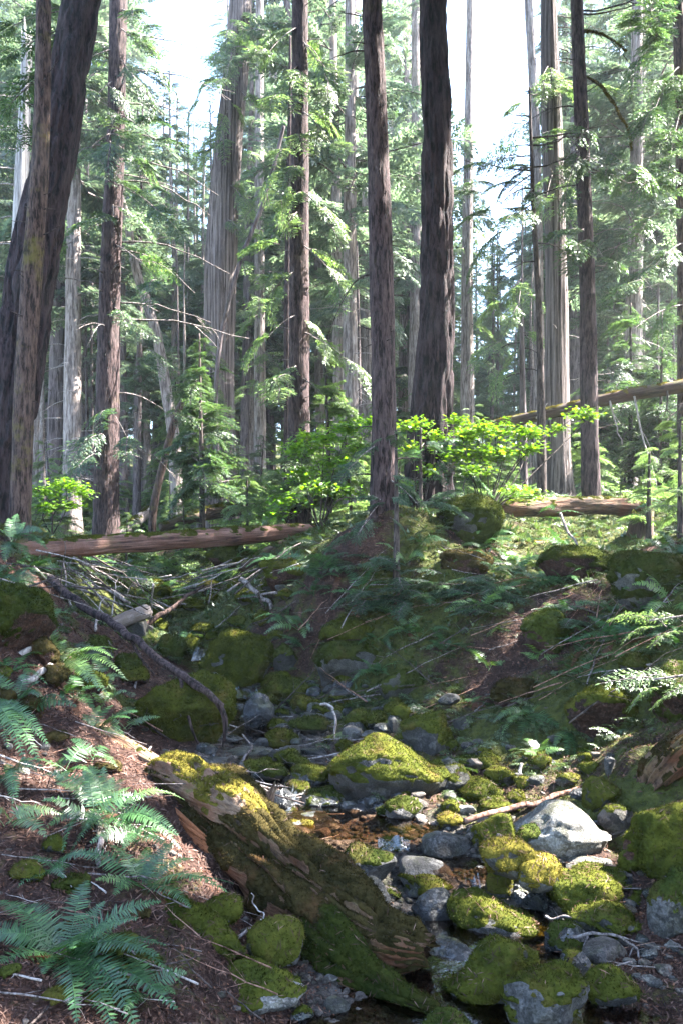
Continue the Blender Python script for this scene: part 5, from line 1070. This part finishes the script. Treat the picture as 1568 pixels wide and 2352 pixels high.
dd = np.hypot(q[:, None, 0] - stems[None, :, 0], q[:, None, 1] - stems[None, :, 1]); who = dd.argmin(1); ok = dd.min(1) < 4.2
q, who = q[ok], who[ok]
for s in range(len(stems)):
    sel = np.nonzero(who == s)[0]
    if len(sel) < 3: continue
    mb = MB(); d = q[sel, :2] - stems[s]; yaw = np.arctan2(d[:, 1], d[:, 0]) + rgc.normal(0, .3, len(sel))
    add_boughs(mb, q[sel] - np.c_[np.cos(yaw), np.sin(yaw), np.zeros(len(sel))] * .5, yaw, rgc.normal(.1, .15, len(sel)), rgc.normal(0, .3, len(sel)), rgc.uniform(.9, 1.35, len(sel)), TPL_SHADE, rgc)
    if s < len(SHADE_TREES):
        x, y = stems[s]; z = gz(x, y)
        r = thing('shade_tree', 'unseen tall conifer added beside the creek, its high crown shaped to shade rocks and ferns', 'conifer tree', (x, y, z), 'unseen tall conifers added to shade the creek')
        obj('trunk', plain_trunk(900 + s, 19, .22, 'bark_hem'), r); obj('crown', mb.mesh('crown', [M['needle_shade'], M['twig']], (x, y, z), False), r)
    else:
        tr = (t8, t10, t13, t14, t1, t2)[s - len(SHADE_TREES)]; obj('crown', mb.mesh('crown', [M['needle_shade'], M['twig']], tr['org'], False), tr['root'])

# conifers standing around the view at the left and behind: they shut off part of the sky light
for i, (x, y) in enumerate([(-8.5,0.5),(-6.5,-2.5),(-2.5,-5.5),(3,-5.5),(7.5,-4.5),(-12,3)]):
    z = gz(x, y) if y > -5 else -2.0; kk = (3, 0, 4, 5, 3, 0)[i % 6]
    r = thing('conifer_tree', 'bushy conifer closing in the creek on the near side and along the left', 'conifer tree', (x, y, z), 'conifers around the near creek'); r.rotation_euler = (0, 0, i * 1.3); r.scale = (.95, .95, .75)
    obj('trunk', TV[kk][0], r); obj('crown', TV[kk][1], r)

# ------------------------------------------------------------------ vine maples
def maple_leaf():
    pts = []; n = 7
    for i in range(n):
        a = R(-130 + 260 * i / (n - 1)); r = (.55, .8, .95, 1.0, .95, .8, .55)[i]; pts.append((r * math.cos(a), r * math.sin(a), -.08 * r))
        if i < n - 1:
            a2 = a + R(260 / (n - 1) / 2); pts.append((.5 * math.cos(a2), .5 * math.sin(a2), 0.02))
    V = np.array([(0, 0, 0)] + pts); m = len(pts); T = np.array([[0, i, i + 1] for i in range(1, m)]); return V, T
LV, LT = maple_leaf()
def maple(label, foot, tiers, seed, leaf='maple', size=(.03, .055)):
    """tiers: (px, py, Y, half width in m, leaves)"""
    rg = np.random.default_rng(seed); base = P(*foot); base[2] = min(base[2], gz(base[0], base[1]))
    root = thing('vine_maple', label, 'shrub', base); mb = MB()
    for k, (px, py, Y, hw, n) in enumerate(tiers):
        c = P(px, py, Y); mid = base * .45 + c * .55 + np.array([rg.normal(0, .1), rg.normal(0, .1), .12])
        pth, rr = resample(np.array([base, mid, c]), [.012, .008, .004], 24); V, Q, T = tube(pth, rr, 6); obj('stem', mk_mesh('stem', V - base, Q, T, True, [M['twig_dark']]), root)
        n = int(n * 1.7); m = 11
        for j in range(m):
            a = rg.uniform(0, 6.28); e = c + np.array([math.cos(a), math.sin(a), rg.normal(.0, .10)]) * hw * rg.uniform(.5, 1.1); pp_, r2 = resample(np.array([c, (c + e) / 2 + [0, 0, .04], e]), [.004, .003, .002], 10)
            V, Q, T = tube(pp_, r2, 3); mb.add(V, Q, T, 1); nn = max(3, n // m)
            for i in range(nn):
                t = rg.uniform(.15, 1.05); p = c + (e - c) * t + np.array([rg.normal(0, .05 + .08 * t), rg.normal(0, .05 + .08 * t), rg.normal(0, .085)]) * (hw / .5)
                s_ = rg.uniform(*size); yw = rg.uniform(0, 6.28); ti, ro = rg.normal(-.25, .3), rg.normal(0, .3)
                cy_, sy_ = math.cos(yw), math.sin(yw); Rz = np.array([[cy_, -sy_, 0], [sy_, cy_, 0], [0, 0, 1]]); Ry = np.array([[math.cos(ti), 0, -math.sin(ti)], [0, 1, 0], [math.sin(ti), 0, math.cos(ti)]]); Rx = np.array([[1, 0, 0], [0, math.cos(ro), -math.sin(ro)], [0, math.sin(ro), math.cos(ro)]])
                mb.add((LV * s_) @ (Rz @ Ry @ Rx).T + p, None, LT, 0)
    obj('foliage', mb.mesh('foliage', [M[leaf], M['twig_dark']], base, False), root)
maple('bright green vine maple spreading flat layers left of the straight dark hemlock', (735,1215,12.8), [(690,1030,12.8,.34,200),(745,1010,12.9,.32,190),(800,985,12.8,.30,170),(700,1085,12.6,.36,200),(770,1065,12.7,.36,200),(740,1120,12.5,.34,180),(670,1150,12.4,.30,130),(800,1130,12.5,.30,130),(630,1180,12.3,.24,70),(820,1030,13,.28,130),(850,970,13.2,.3,120),(700,1000,13,.22,70)], 801)
maple('bright green vine maple layered in front of the grey cedar, right of the furrowed fir', (1110,1190,12.0), [(1060,1000,12.3,.30,170),(1110,985,12.4,.34,190),(1170,990,12.5,.34,190),(1220,990,12.6,.28,120),(1040,1045,12.2,.30,150),(1100,1040,12.3,.38,220),(1160,1040,12.3,.32,170),(1210,1030,12.5,.24,100),(1080,1080,12.0,.30,110),(1180,1130,11.8,.28,80),(1215,1140,11.8,.24,70),(1330,950,13.0,.28,90),(1360,955,13.0,.2,50),(1280,985,12.8,.22,50),(1050,965,12.4,.2,70)], 802)
maple('small vine maple between the two dark trunks, half hidden by the hemlock bush', (960,1190,12.2), [(950,975,12.4,.28,130),(1000,1000,12.2,.24,80),(940,1030,12.2,.3,110),(980,1080,12.1,.24,60),(930,1110,12,.2,40)], 803)
maple('light green vine maple at the foot of the leaning dark fir', (120,1215,13.2), [(100,1130,13.2,.30,130),(150,1115,13.4,.34,170),(190,1130,13.6,.26,100),(110,1165,13.0,.26,100),(160,1160,13.2,.24,80)], 804)

# ------------------------------------------------------------------ ferns
def frond(base, tip, arch, wmax, n=30, twist=0.0, seed=0, lateral=None):
    rg = np.random.default_rng(seed); base, tip = np.asarray(base, float), np.asarray(tip, float); d = tip - base; L = np.linalg.norm(d)
    ctl = base + d * .45 + np.array([0, 0, arch * L]); u = np.linspace(0, 1, n + 6)[:, None]
    ax = (1 - u) ** 2 * base + 2 * u * (1 - u) * ctl + u ** 2 * tip
    dh = unit([d[0], d[1], 0]) if np.hypot(d[0], d[1]) > .02 else np.array([1., 0, 0]); lat = np.cross(dh, [0, 0, 1.0])
    t = np.gradient(ax, axis=0); t /= np.linalg.norm(t, axis=1)[:, None]
    mb = MB(); V, Q, T = tube(ax, np.linspace(.0035, .001, len(ax)) * (L / .7 + .3), 4, False); mb.add(V, Q, None, 0)
    vs = []
    for i in range(5, n + 5):
        s = i / (n + 5.0); w = wmax * min(1, (s - .06) * 5.5) ** .7 * (1 - max(0, s - .3) / .72) ** .75
        if w < .004: continue
        tw = twist + rg.normal(0, .06); nr = np.cross(lat, t[i]); l2 = lat * math.cos(tw) + nr * math.sin(tw); nr2 = np.cross(l2, t[i]); sp = L / n
        for sg in (-1, 1):
            if rg.random() < .02: continue
            wl = w * rg.uniform(.88, 1.1); dd_ = unit(l2 * sg + t[i] * rg.uniform(.18, .42) + np.array([0, 0, -.12]) + nr2 * rg.normal(.10, .08)); p = ax[i] + t[i] * rg.normal(0, sp * .1); h = t[i] * sp * .44; z_ = np.array([0, 0, -.10 * wl])
            vs.append([p - h * .55, p + h * .9, p + dd_ * wl * .55 + h * .75 + z_ * .3, p + dd_ * wl * .55 - h * .55 + z_ * .3, p + dd_ * wl + h * .3 + z_])
    vs = np.array(vs); m = len(vs); b = np.arange(m)[:, None] * 5
    mb.add(vs.reshape(-1, 3), b + np.array([[0, 3, 2, 1]]), b + np.array([[3, 4, 2]]), 0); return mb
def fern(label, foot, tips, wmax, leaf='fern', group=None, seed=0, n=30, dead=0, parts=True, arch=(.25, .5), lift=.02):
    """tips: (px, py, depth change) or a number of fronds of a given length"""
    rg = np.random.default_rng(seed); b = hit(*foot) if len(foot) == 2 else P(*foot); b = b + np.array([0, 0, lift])
    root = thing('sword_fern', label, 'fern', b, group); allm = MB()
    if isinstance(tips, tuple):
        nf, L = tips; a0 = rg.uniform(0, 6.28); tl = []
        for k in range(nf):
            a = a0 + 6.283 * k / nf + rg.normal(0, .25); l = L * rg.uniform(.65, 1.1); el = rg.choice([.1, .35, .7], p=[.4, .4, .2]) + rg.normal(0, .1)
            tl.append(b + np.array([math.cos(a) * math.cos(el), math.sin(a) * math.cos(el), math.sin(el) - .12]) * l)
    else: tl = [P(x, y, b[1] + dy) for x, y, dy in tips]
    for k, t in enumerate(tl):
        L = np.linalg.norm(t - b); mb = frond(b + rg.normal(0, .012, 3), t, rg.uniform(*arch) , wmax * min(1.15, L / (wmax * 6.5) + .35), n, rg.normal(0, .3) - .25 * np.sign(t[0] - b[0]), seed * 50 + k)
        if parts: obj('frond', mb.mesh('frond', [M['fern_lit' if rg.random() < .2 else leaf]], b, False), root)
        else:
            for v, qs in zip(mb.v, [None] * len(mb.v)): pass
            me = mb; Vv = np.concatenate(me.v); allm.add(Vv, np.concatenate(me.q) if me.q else None, np.concatenate(me.t) if me.t else None)
    if not parts: obj('fronds', allm.mesh('fronds', [M[leaf]], b, False), root)
    for k in range(dead):
        a = rg.uniform(0, 6.28); l = np.linalg.norm(tl[0] - b) * rg.uniform(.5, .85); t = b + np.array([math.cos(a) * l, math.sin(a) * l, 0]); t[2] = gz(t[0], t[1]) + .015
        mb = frond(b, t, .1, wmax * .6, 24, rg.normal(0, .4), seed * 70 + k); o = obj('frond', mb.mesh('frond', [M['fern_dead']], b, False), root); o['label'] = 'withered brown frond'
fern('largest sword fern with long teal fronds in the lower left foreground', (150,2225,3.55),
     [(202,2022,.25),(242,2070,.15),(372,2070,.12),(383,2172,-.15),(366,2196,-.3),(421,2262,-.35),(410,2320,-.45),(178,2352,-.62),(330,2395,-.5),(95,2120,.2),(-25,2070,.15),(-40,2160,-.05),(-60,2130,.1),(100,2238,-.35),(-30,2225,-.3),(170,2180,-.5),(60,2080,.3),(280,2120,.3),(320,2108,-.05),(270,2390,-.55)], .085, 'fern', seed=1, n=38, dead=9, arch=(.22, .42))
fern('sword fern with arching fronds leaning over the mossy block, behind the largest fern', (330,2062,4.35),
     [(538,2030,-.05),(525,2050,-.15),(445,1972,.1),(400,1935,.2),(250,1940,.15),(136,1974,.1),(262,2056,-.4),(340,1945,.3),(440,2085,-.2),(300,1975,.25),(220,2020,-.15),(380,1960,.2)], .075, 'fern', seed=2, n=34, dead=4, arch=(.25, .45))
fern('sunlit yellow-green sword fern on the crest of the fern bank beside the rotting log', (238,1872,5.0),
     [(205,1757,.25),(240,1760,.25),(96,1780,.15),(160,1790,.2),(262,1785,.1),(300,1808,.1),(130,1800,.0),(290,1790,.3),(190,1770,.1)], .075, 'fern_lit', seed=3, n=32, dead=7, arch=(.2, .4))
fern('dark fronds of a fern spreading over the edge of the rotting log', (255,1885,4.85), [(160,1962,-.25),(418,1952,-.15),(412,1920,-.1),(425,1838,.2),(200,1900,-.3),(330,1830,.2)], .07, 'fern', seed=4, n=32, arch=(.3, .5))
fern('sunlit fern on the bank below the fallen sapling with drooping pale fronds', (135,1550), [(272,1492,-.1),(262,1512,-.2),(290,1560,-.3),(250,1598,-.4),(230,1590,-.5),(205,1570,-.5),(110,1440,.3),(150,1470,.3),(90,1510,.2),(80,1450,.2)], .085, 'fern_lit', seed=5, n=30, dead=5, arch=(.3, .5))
fern('dark fern cut by the left border with long fronds over the needles', (-30,1640), [(112,1712,-.3),(100,1775,-.5),(60,1760,-.5),(40,1615,.2),(20,1720,-.4),(90,1690,-.1)], .085, 'fern', seed=6, n=32, arch=(.3, .5))
fern('green fern standing behind the sunlit split log', (215,1695,6.6), [(318,1634,-.1),(300,1650,-.2),(290,1700,-.3),(230,1620,.2),(190,1640,.1),(260,1620,.2),(120,1720,-.6),(150,1740,-.5)], .085, 'fern', seed=7, n=30, arch=(.25, .45))
fern('blue-green fern hanging over the left end of the log bridge', (30,1250,10.4), [(100,1222,-.2),(90,1240,-.3),(110,1262,-.4),(60,1200,.1),(-20,1210,0),(20,1190,.1),(70,1290,-.5),(10,1300,-.5),(40,1180,.2)], .11, 'fern', seed=8, n=28, arch=(.25, .45))
fern('fern with hanging fronds below the left end of the log bridge', (40,1320,9.6), [(70,1390,-.4),(50,1400,-.5),(90,1370,-.3),(20,1390,-.4),(110,1330,-.1),(0,1370,-.3)], .10, 'fern', seed=9, n=28, arch=(.3, .5))
fern('small fern at the left border beside pale stones', (20,1790), [(80,1760,0),(86,1775,-.2),(40,1835,-.4),(30,1850,-.4),(-20,1830,-.3),(0,1760,.2)], .07, 'fern', seed=10, n=28)
fern('fern with dark drooping fronds above the right shore below the steep slope', (1215,1650), [(1302,1690,-.3),(1260,1700,-.4),(1232,1708,-.4),(1190,1720,-.4),(1150,1690,-.3),(1130,1660,-.1),(1200,1620,.2),(1250,1625,.1),(1180,1640,.1)], .085, 'fern', seed=11, n=30, dead=2)
fern('mostly withered fern with hanging brown fronds on the right bank', (1085,1620), [(1140,1630,-.1),(1060,1610,.1),(1110,1600,.1)], .07, 'fern', seed=12, n=26, dead=12)
fern('low fern with hanging fronds left of the pale upright slab', (1300,1690), [(1320,1740,-.3),(1300,1750,-.3),(1270,1720,-.2),(1335,1700,-.1),(1290,1670,.1)], .07, 'fern', seed=13, n=26)
FS = [(690,1450,8,.5),(660,1430,6,.4),(730,1340,9,.6),(780,1320,8,.5),(960,1470,6,.5),(1120,1540,6,.35),(1020,1500,6,.4),(1240,1350,8,.5),(1180,1330,7,.45),(1290,1345,7,.4),(1100,1410,7,.5),(1000,1395,7,.5),(900,1420,7,.5),(1350,1480,7,.4),(1420,1480,7,.4),(1540,1400,8,.5),(1560,1330,8,.5),(1330,1560,6,.4),(1110,1250,7,.5),(1070,1290,7,.5),(1200,1290,6,.4),(830,1370,7,.5),(1290,1260,6,.45),(1480,1300,6,.4),(640,1300,7,.5),(560,1290,7,.5),(520,1270,7,.6),(480,1250,7,.6),(610,1390,6,.4),(700,1500,6,.4),(1240,1740,5,.3),(1390,1640,6,.3),(870,1480,6,.4),(1300,1420,6,.4),(1500,1470,6,.35),(60,1470,7,.4),(20,1560,6,.4),(100,1440,6,.4),(350,1290,7,.6),(420,1260,7,.7),(930,1300,6,.45),(10,1440,7,.5),(170,1610,6,.4),(60,1650,6,.45),(150,1790,5,.35),(20,1905,5,.35),(340,2300,5,.25),(120,2010,5,.25),(0,1345,8,.55),(90,1320,7,.5),(230,1570,6,.4),(420,1480,6,.4),(300,1400,6,.5)] + [(float(rgf.uniform(-10, 340)), float(rgf.uniform(1540, 2010)), int(rgf.integers(4, 7)), float(rgf.uniform(.22, .4))) for _ in range(8)]
FS += [(float(rgf.uniform(640, 1560)), float(rgf.uniform(1250, 1560)), int(rgf.integers(5, 8)), float(rgf.uniform(.28, .46))) for _ in range(24)]
for k, (x, y, nf, L) in enumerate(FS):
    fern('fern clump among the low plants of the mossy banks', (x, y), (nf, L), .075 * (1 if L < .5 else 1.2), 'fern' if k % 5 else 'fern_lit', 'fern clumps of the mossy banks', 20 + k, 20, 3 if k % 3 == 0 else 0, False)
for k in range(46):
    Y = rgf.uniform(13, 24); px = rgf.uniform(-50, 1620); x = (px - CX) / F * Y; z = gz(x, Y)
    fern('distant fern clump on the sunlit forest floor behind the fallen logs', (px, HY - z / Y * F, Y), (8, rgf.uniform(.5, .8)), .11, 'fern_lit' if k % 2 else 'fern', 'fern clumps of the far forest floor', 90 + k, 14, 0, False)

# ------------------------------------------------------------------ water
def pool(name, label, poly, z, cat, res=0.05):
    """level sheet of water inside a world polygon"""
    poly = np.array(poly); x0, y0 = poly.min(0); x1, y1 = poly.max(0); nx, ny = int((x1 - x0) / res) + 2, int((y1 - y0) / res) + 2
    X, Y = np.meshgrid(np.linspace(x0, x1, nx), np.linspace(y0, y1, ny)); 
    def inside(x, y):
        c = np.zeros(x.shape, bool); j = len(poly) - 1
        for i in range(len(poly)):
            a, b = poly[i], poly[j]; c ^= ((a[1] > y) != (b[1] > y)) & (x < (b[0] - a[0]) * (y - a[1]) / (b[1] - a[1] + 1e-12) + a[0]); j = i
        return c
    ii = np.arange(ny - 1)[:, None] * nx; jj = np.arange(nx - 1)[None]; Q = np.stack([ii + jj, ii + jj + 1, ii + nx + jj + 1, ii + nx + jj], -1).reshape(-1, 4)
    V = np.c_[X.ravel(), Y.ravel(), np.zeros(nx * ny)]; V[:, 2] = z + .004 * vnoise(V * 7, 3)
    cen = V[Q].mean(1); Q = Q[inside(cen[:, 0], cen[:, 1])]
    o = obj(name, mk_mesh(name, V, Q, None, True, [M['water']])); tag(o, label, cat, kind='structure')
def ppoly(pts, z): return [((px - CX) / F * (z * F / (HY - py)), z * F / (HY - py)) for px, py in pts]
pool('water', 'brown clear water of the lowest pool between the mossy boulders', ppoly([(640,2290),(720,2250),(850,2200),(960,2130),(1080,2060),(1190,2060),(1260,2110),(1330,2180),(1400,2260),(1640,2280),(1700,2500),(560,2500)], -2.07), -2.07, 'water')
pool('water', 'dark shallow water above the small waterfall', ppoly([(930,1985),(1010,1950),(1090,1960),(1130,2000),(1110,2026),(1080,2030),(1000,2000)], -1.95), -1.945, 'water')
pool('water', 'shining shallow water of the upper pool behind the sunlit slab', ppoly([(620,1890),(700,1850),(820,1860),(1000,1880),(1010,1915),(930,1930),(840,1935),(700,1920)], -1.89), -1.888, 'water')
def brook(pts, wd_, name, label):
    path = np.array([P(*p) for p in pts]); path, rr = resample(path, [wd_] * len(path), 120); path[:, 2] = np.maximum(ground_z(path[:, 0], path[:, 1]) + .02, path[:, 2] - .10)
    k = np.ones(7) / 7; path[3:-3, 2] = np.convolve(path[:, 2], k, 'valid'); u = np.linspace(-1, 1, 9)
    V = np.array([[p[0] + w * a, p[1], p[2]] for p, a in zip(path, rr) for w in u]); i = np.arange(119)[:, None] * 9; j = np.arange(8)[None]
    Q = np.stack([i + j, i + j + 1, i + 10 + j, i + 9 + j], -1).reshape(-1, 4); o = obj(name, mk_mesh(name, V, Q, None, True, [M['water']])); tag(o, label, 'water', kind='structure')
brook([(700,1862,6.2),(665,1810,6.6),(640,1770,7.0),(615,1720,7.6),(585,1665,8.4),(560,1595,9.5),(500,1540,10.4),(455,1495,11.3),(440,1450,12.5)], .24, 'stream', 'narrow dark stream between the stones of the upper creek')
def fall(name, label, top, bot, lipY, botY, seed, bulge=.05):
    """sheet of falling water from a lip (two photo points) to a foot (two photo points)"""
    n, m = 22, 14; V, uu, vv = [], [], []
    for i in range(n):
        t = i / (n - 1); a = P(*top[0], lipY) * (1 - t) + P(*bot[0], botY) * t; b = P(*top[1], lipY) * (1 - t) + P(*bot[1], botY) * t
        for j in range(m):
            s = j / (m - 1); p = a + (b - a) * s; p = p + np.array([0, -bulge * math.sin(math.pi * min(1, t * .9)) - .015 * math.sin(s * 17 + seed), .02 * math.sin(s * 9 + seed) * (1 - t)]); V.append(p); uu.append(s * np.linalg.norm(b - a)); vv.append(t * .4 + seed)
    i = np.arange(n - 1)[:, None] * m; j = np.arange(m - 1)[None]; Q = np.stack([i + j, i + j + 1, i + m + j + 1, i + m + j], -1).reshape(-1, 4)
    V = np.array(V); org = V[0]; o = obj(name, mk_mesh(name, V - org, Q, None, True, [M['fall']], None, {'fall_u': uu, 'fall_v': vv}), None, org); tag(o, label, 'waterfall')
fall('waterfall', 'small waterfall dropping between the grey block and the mossy cube', [(1064,2012),(1108,2010)], [(1070,2078),(1112,2076)], 5.02, 4.9, 1)
fall('waterfall', 'wide low cascade spilling over a ledge into the pool above the waterfall', [(866,1926),(940,1924)], [(868,1956),(938,1954)], 5.5, 5.42, 2, .03)
fall('waterfall', 'sliding white water between wet stones at the head of the middle run', [(655,1800),(682,1800)], [(640,1850),(690,1846)], 6.75, 6.45, 3, .03)
fall('waterfall', 'thin cascade washing over the dark slab above the upper pool', [(640,1862),(700,1860)], [(630,1900),(720,1900)], 6.3, 6.1, 4, .03)
fall('waterfall', 'blue-white trickle glinting beside the domed boulder', [(444,1488),(480,1486)], [(436,1518),(470,1516)], 11.3, 11.0, 5, .03)
fall('waterfall', 'faint trickle sliding between the flat dark stones of the upper creek', [(490,1718),(520,1716)], [(484,1750),(516,1746)], 7.6, 7.3, 6, .02)
fall('waterfall', 'pale trickle below the dark wet two-lumped rock', [(540,1580),(600,1582)], [(545,1604),(590,1604)], 9.6, 9.3, 7, .02)

# ------------------------------------------------------------------ litter, moss carpet, low plants (nobody could count these)
rgl = np.random.default_rng(41)
def ground_pts(n, y0, y1, xw=1.0, pw=1.0):
    y = y0 * (y1 / y0) ** (rgl.random(n) ** pw); x = rgl.uniform(-1, 1, n) * (.46 * y + .5) * xw; return x, y
def gnormal(x, y, e=.05):
    zx = (ground_z(x + e, y) - ground_z(x - e, y)) / (2 * e); zy = (ground_z(x, y + e) - ground_z(x, y - e)) / (2 * e); n = np.c_[-zx, -zy, np.ones(len(x))]; return n / np.linalg.norm(n, axis=1)[:, None]
def litter(name, label, n, y0, y1, ln, wd_, mat, want, flat=.35, lift=.012, cat='litter'):
    x, y = ground_pts(n, y0, y1); mo, gr = ground_masks(x, y); k = want(mo, gr, x, y) > rgl.random(n); x, y = x[k], y[k]; z = ground_z(x, y); N = gnormal(x, y); m = len(x)
    a = rgl.uniform(0, 6.28, m); d = np.c_[np.cos(a), np.sin(a), np.zeros(m)]; d -= N * (d * N).sum(1)[:, None]; d += N * rgl.normal(.1, flat, m)[:, None]; d /= np.linalg.norm(d, axis=1)[:, None]
    sd = np.cross(d, N + rgl.normal(0, .3, (m, 3))); sd /= np.linalg.norm(sd, axis=1)[:, None]; sc_ = (y / 4.5) ** .45
    L = (ln * rgl.uniform(.4, 1.5, m) * sc_)[:, None]; w = (wd_ * rgl.uniform(.6, 1.5, m) * sc_)[:, None]; p = np.c_[x, y, z] + N * (rgl.uniform(0, 1, m) * lift)[:, None]
    V = np.stack([p - d * L * .5, p + sd * w - d * L * .1, p + d * L * .5, p - sd * w + d * L * .1], 1).reshape(-1, 3); Q = np.arange(m * 4).reshape(-1, 4)
    o = obj(name, mk_mesh(name, V, Q, None, False, [M[mat]])); tag(o, label, cat, kind='stuff')
litter('needle_litter', 'reddish fallen needles and twiglets over the soil of the banks', 150000, 2.6, 16, .05, .0032, 'litter', lambda mo, gr, x, y: (1 - sstep(.38, .62, mo)) * (1 - gr * .85) + .06)
litter('leaf_litter', 'small brown scales and bits of bark over the soil of the banks', 30000, 2.6, 14, .026, .006, 'fern_dead', lambda mo, gr, x, y: (1 - sstep(.38, .62, mo)) * (1 - gr * .7) + .04, .3)
def carpet(name, label, n, y0, y1, ln, mat, want):
    x, y = ground_pts(n, y0, y1); mo, gr = ground_masks(x, y); k = want(mo, gr) > rgl.random(n); x, y = x[k], y[k]; z = ground_z(x, y); N = gnormal(x, y)
    sc_ = (y / 4.5) ** .75; V, T = [], None; p = np.c_[x, y, z]
    V, T = tufts(p, N, ln * sc_, ln * .24 * sc_, rgl, 1.0); o = obj(name, mk_mesh(name, V, None, T, False, [M[mat]])); tag(o, label, 'moss', kind='stuff')
carpet('moss_carpet', 'soft green moss carpet growing over the banks and the forest floor', 170000, 2.6, 26, .02, 'moss', lambda mo, gr: sstep(.42, .58, mo) * (1 - gr))
carpet('ground_cover', 'low bright tufts scattered over the sunlit forest floor', 30000, 9, 34, .045, 'sprig', lambda mo, gr: sstep(.45, .7, mo) * (1 - gr) * .8)
# low sprigs: small fern-like plants and seedlings on the mossy ground
def sprigs(name, label, n, y0, y1, L, mat, want, tpl):
    x, y = ground_pts(n, y0, y1); mo, gr = ground_masks(x, y); k = want(mo, gr, x, y) > rgl.random(n); x, y = x[k], y[k]; z = ground_z(x, y); m = len(x); mb = MB()
    add_boughs(mb, np.c_[x, y, z + .01], rgl.uniform(0, 6.28, m), rgl.uniform(.1, .7, m), rgl.normal(0, .3, m), rgl.uniform(*L, m) * (y / 8) ** .3, tpl, rgl); o = obj(name, mb.mesh(name, [M[mat], M['twig_dark']], (0, 0, 0), False)); tag(o, label, 'ground plants', kind='stuff')
sprigs('undergrowth', 'low dull green sprigs and seedlings covering the mossy slopes', 2800, 6.5, 15, (.10, .24), 'sprig', lambda mo, gr, x, y: sstep(.30, .5, mo) * (1 - gr) * .9, TPL_FAR)
sprigs('undergrowth', 'sunlit green ground plants of the forest floor beyond the logs', 3600, 14, 40, (.2, .5), 'needle_bright', lambda mo, gr, x, y: (1 - gr) * .8, TPL_FAR)
def gravel():
    n = 5200; x, y = ground_pts(n * 6, 3.0, 11); mo, gr = ground_masks(x, y); k = (gr * .9 + .01) > rgl.random(len(x)); x, y = x[k][:n], y[k][:n]; m = len(x); z = ground_z(x, y)
    V0, T0 = ICO[2]; s_ = rgl.uniform(.008, .026, m) * (y / 5) ** .4; S3 = np.stack([s_ * rgl.uniform(.8, 1.3, m), s_ * rgl.uniform(.8, 1.3, m), s_ * rgl.uniform(.4, .8, m)], 1); a = rgl.uniform(0, 6.28, m); jit = 1 + .18 * rgl.normal(0, 1, (m, len(V0), 1))
    P0 = V0[None] * jit * S3[:, None, :]; ca, sa = np.cos(a)[:, None], np.sin(a)[:, None]; V = np.stack([P0[..., 0] * ca - P0[..., 1] * sa, P0[..., 0] * sa + P0[..., 1] * ca, P0[..., 2]], -1) + np.c_[x, y, z + s_ * .2][:, None, :]
    T = (T0[None] + (np.arange(m) * len(V0))[:, None, None]).reshape(-1, 3); o = obj('gravel', mk_mesh('gravel', V.reshape(-1, 3), None, T, True, [M['rock_tan']])); tag(o, 'fine dark gravel of the creek bed between the stones', 'gravel', kind='stuff')
gravel()

# ------------------------------------------------------------------ haze
HAZE = 0.0009
def build_haze():
    x0, x1, y0, y1, z0, z1 = -70, 70, -9, 122, -5, 40
    V = [(x, y, z) for z in (z0, z1) for y in (y0, y1) for x in (x0, x1)]; Q = [(0, 2, 3, 1), (4, 5, 7, 6), (0, 1, 5, 4), (2, 6, 7, 3), (0, 4, 6, 2), (1, 3, 7, 5)]
    t = NT('haze'); v = t.n('VolumePrincipled'); v.inputs['Density'].default_value = HAZE; v.inputs['Color'].default_value = (0.92, 0.95, 1.0, 1); v.inputs['Anisotropy'].default_value = 0.5
    t.l(v.outputs[0], t.out.inputs['Volume']); o = obj('haze', mk_mesh('haze', V, np.array(Q), None, False, [t.m])); tag(o, 'bright hazy air of the forest', 'haze', kind='stuff')
if HAZE: build_haze()
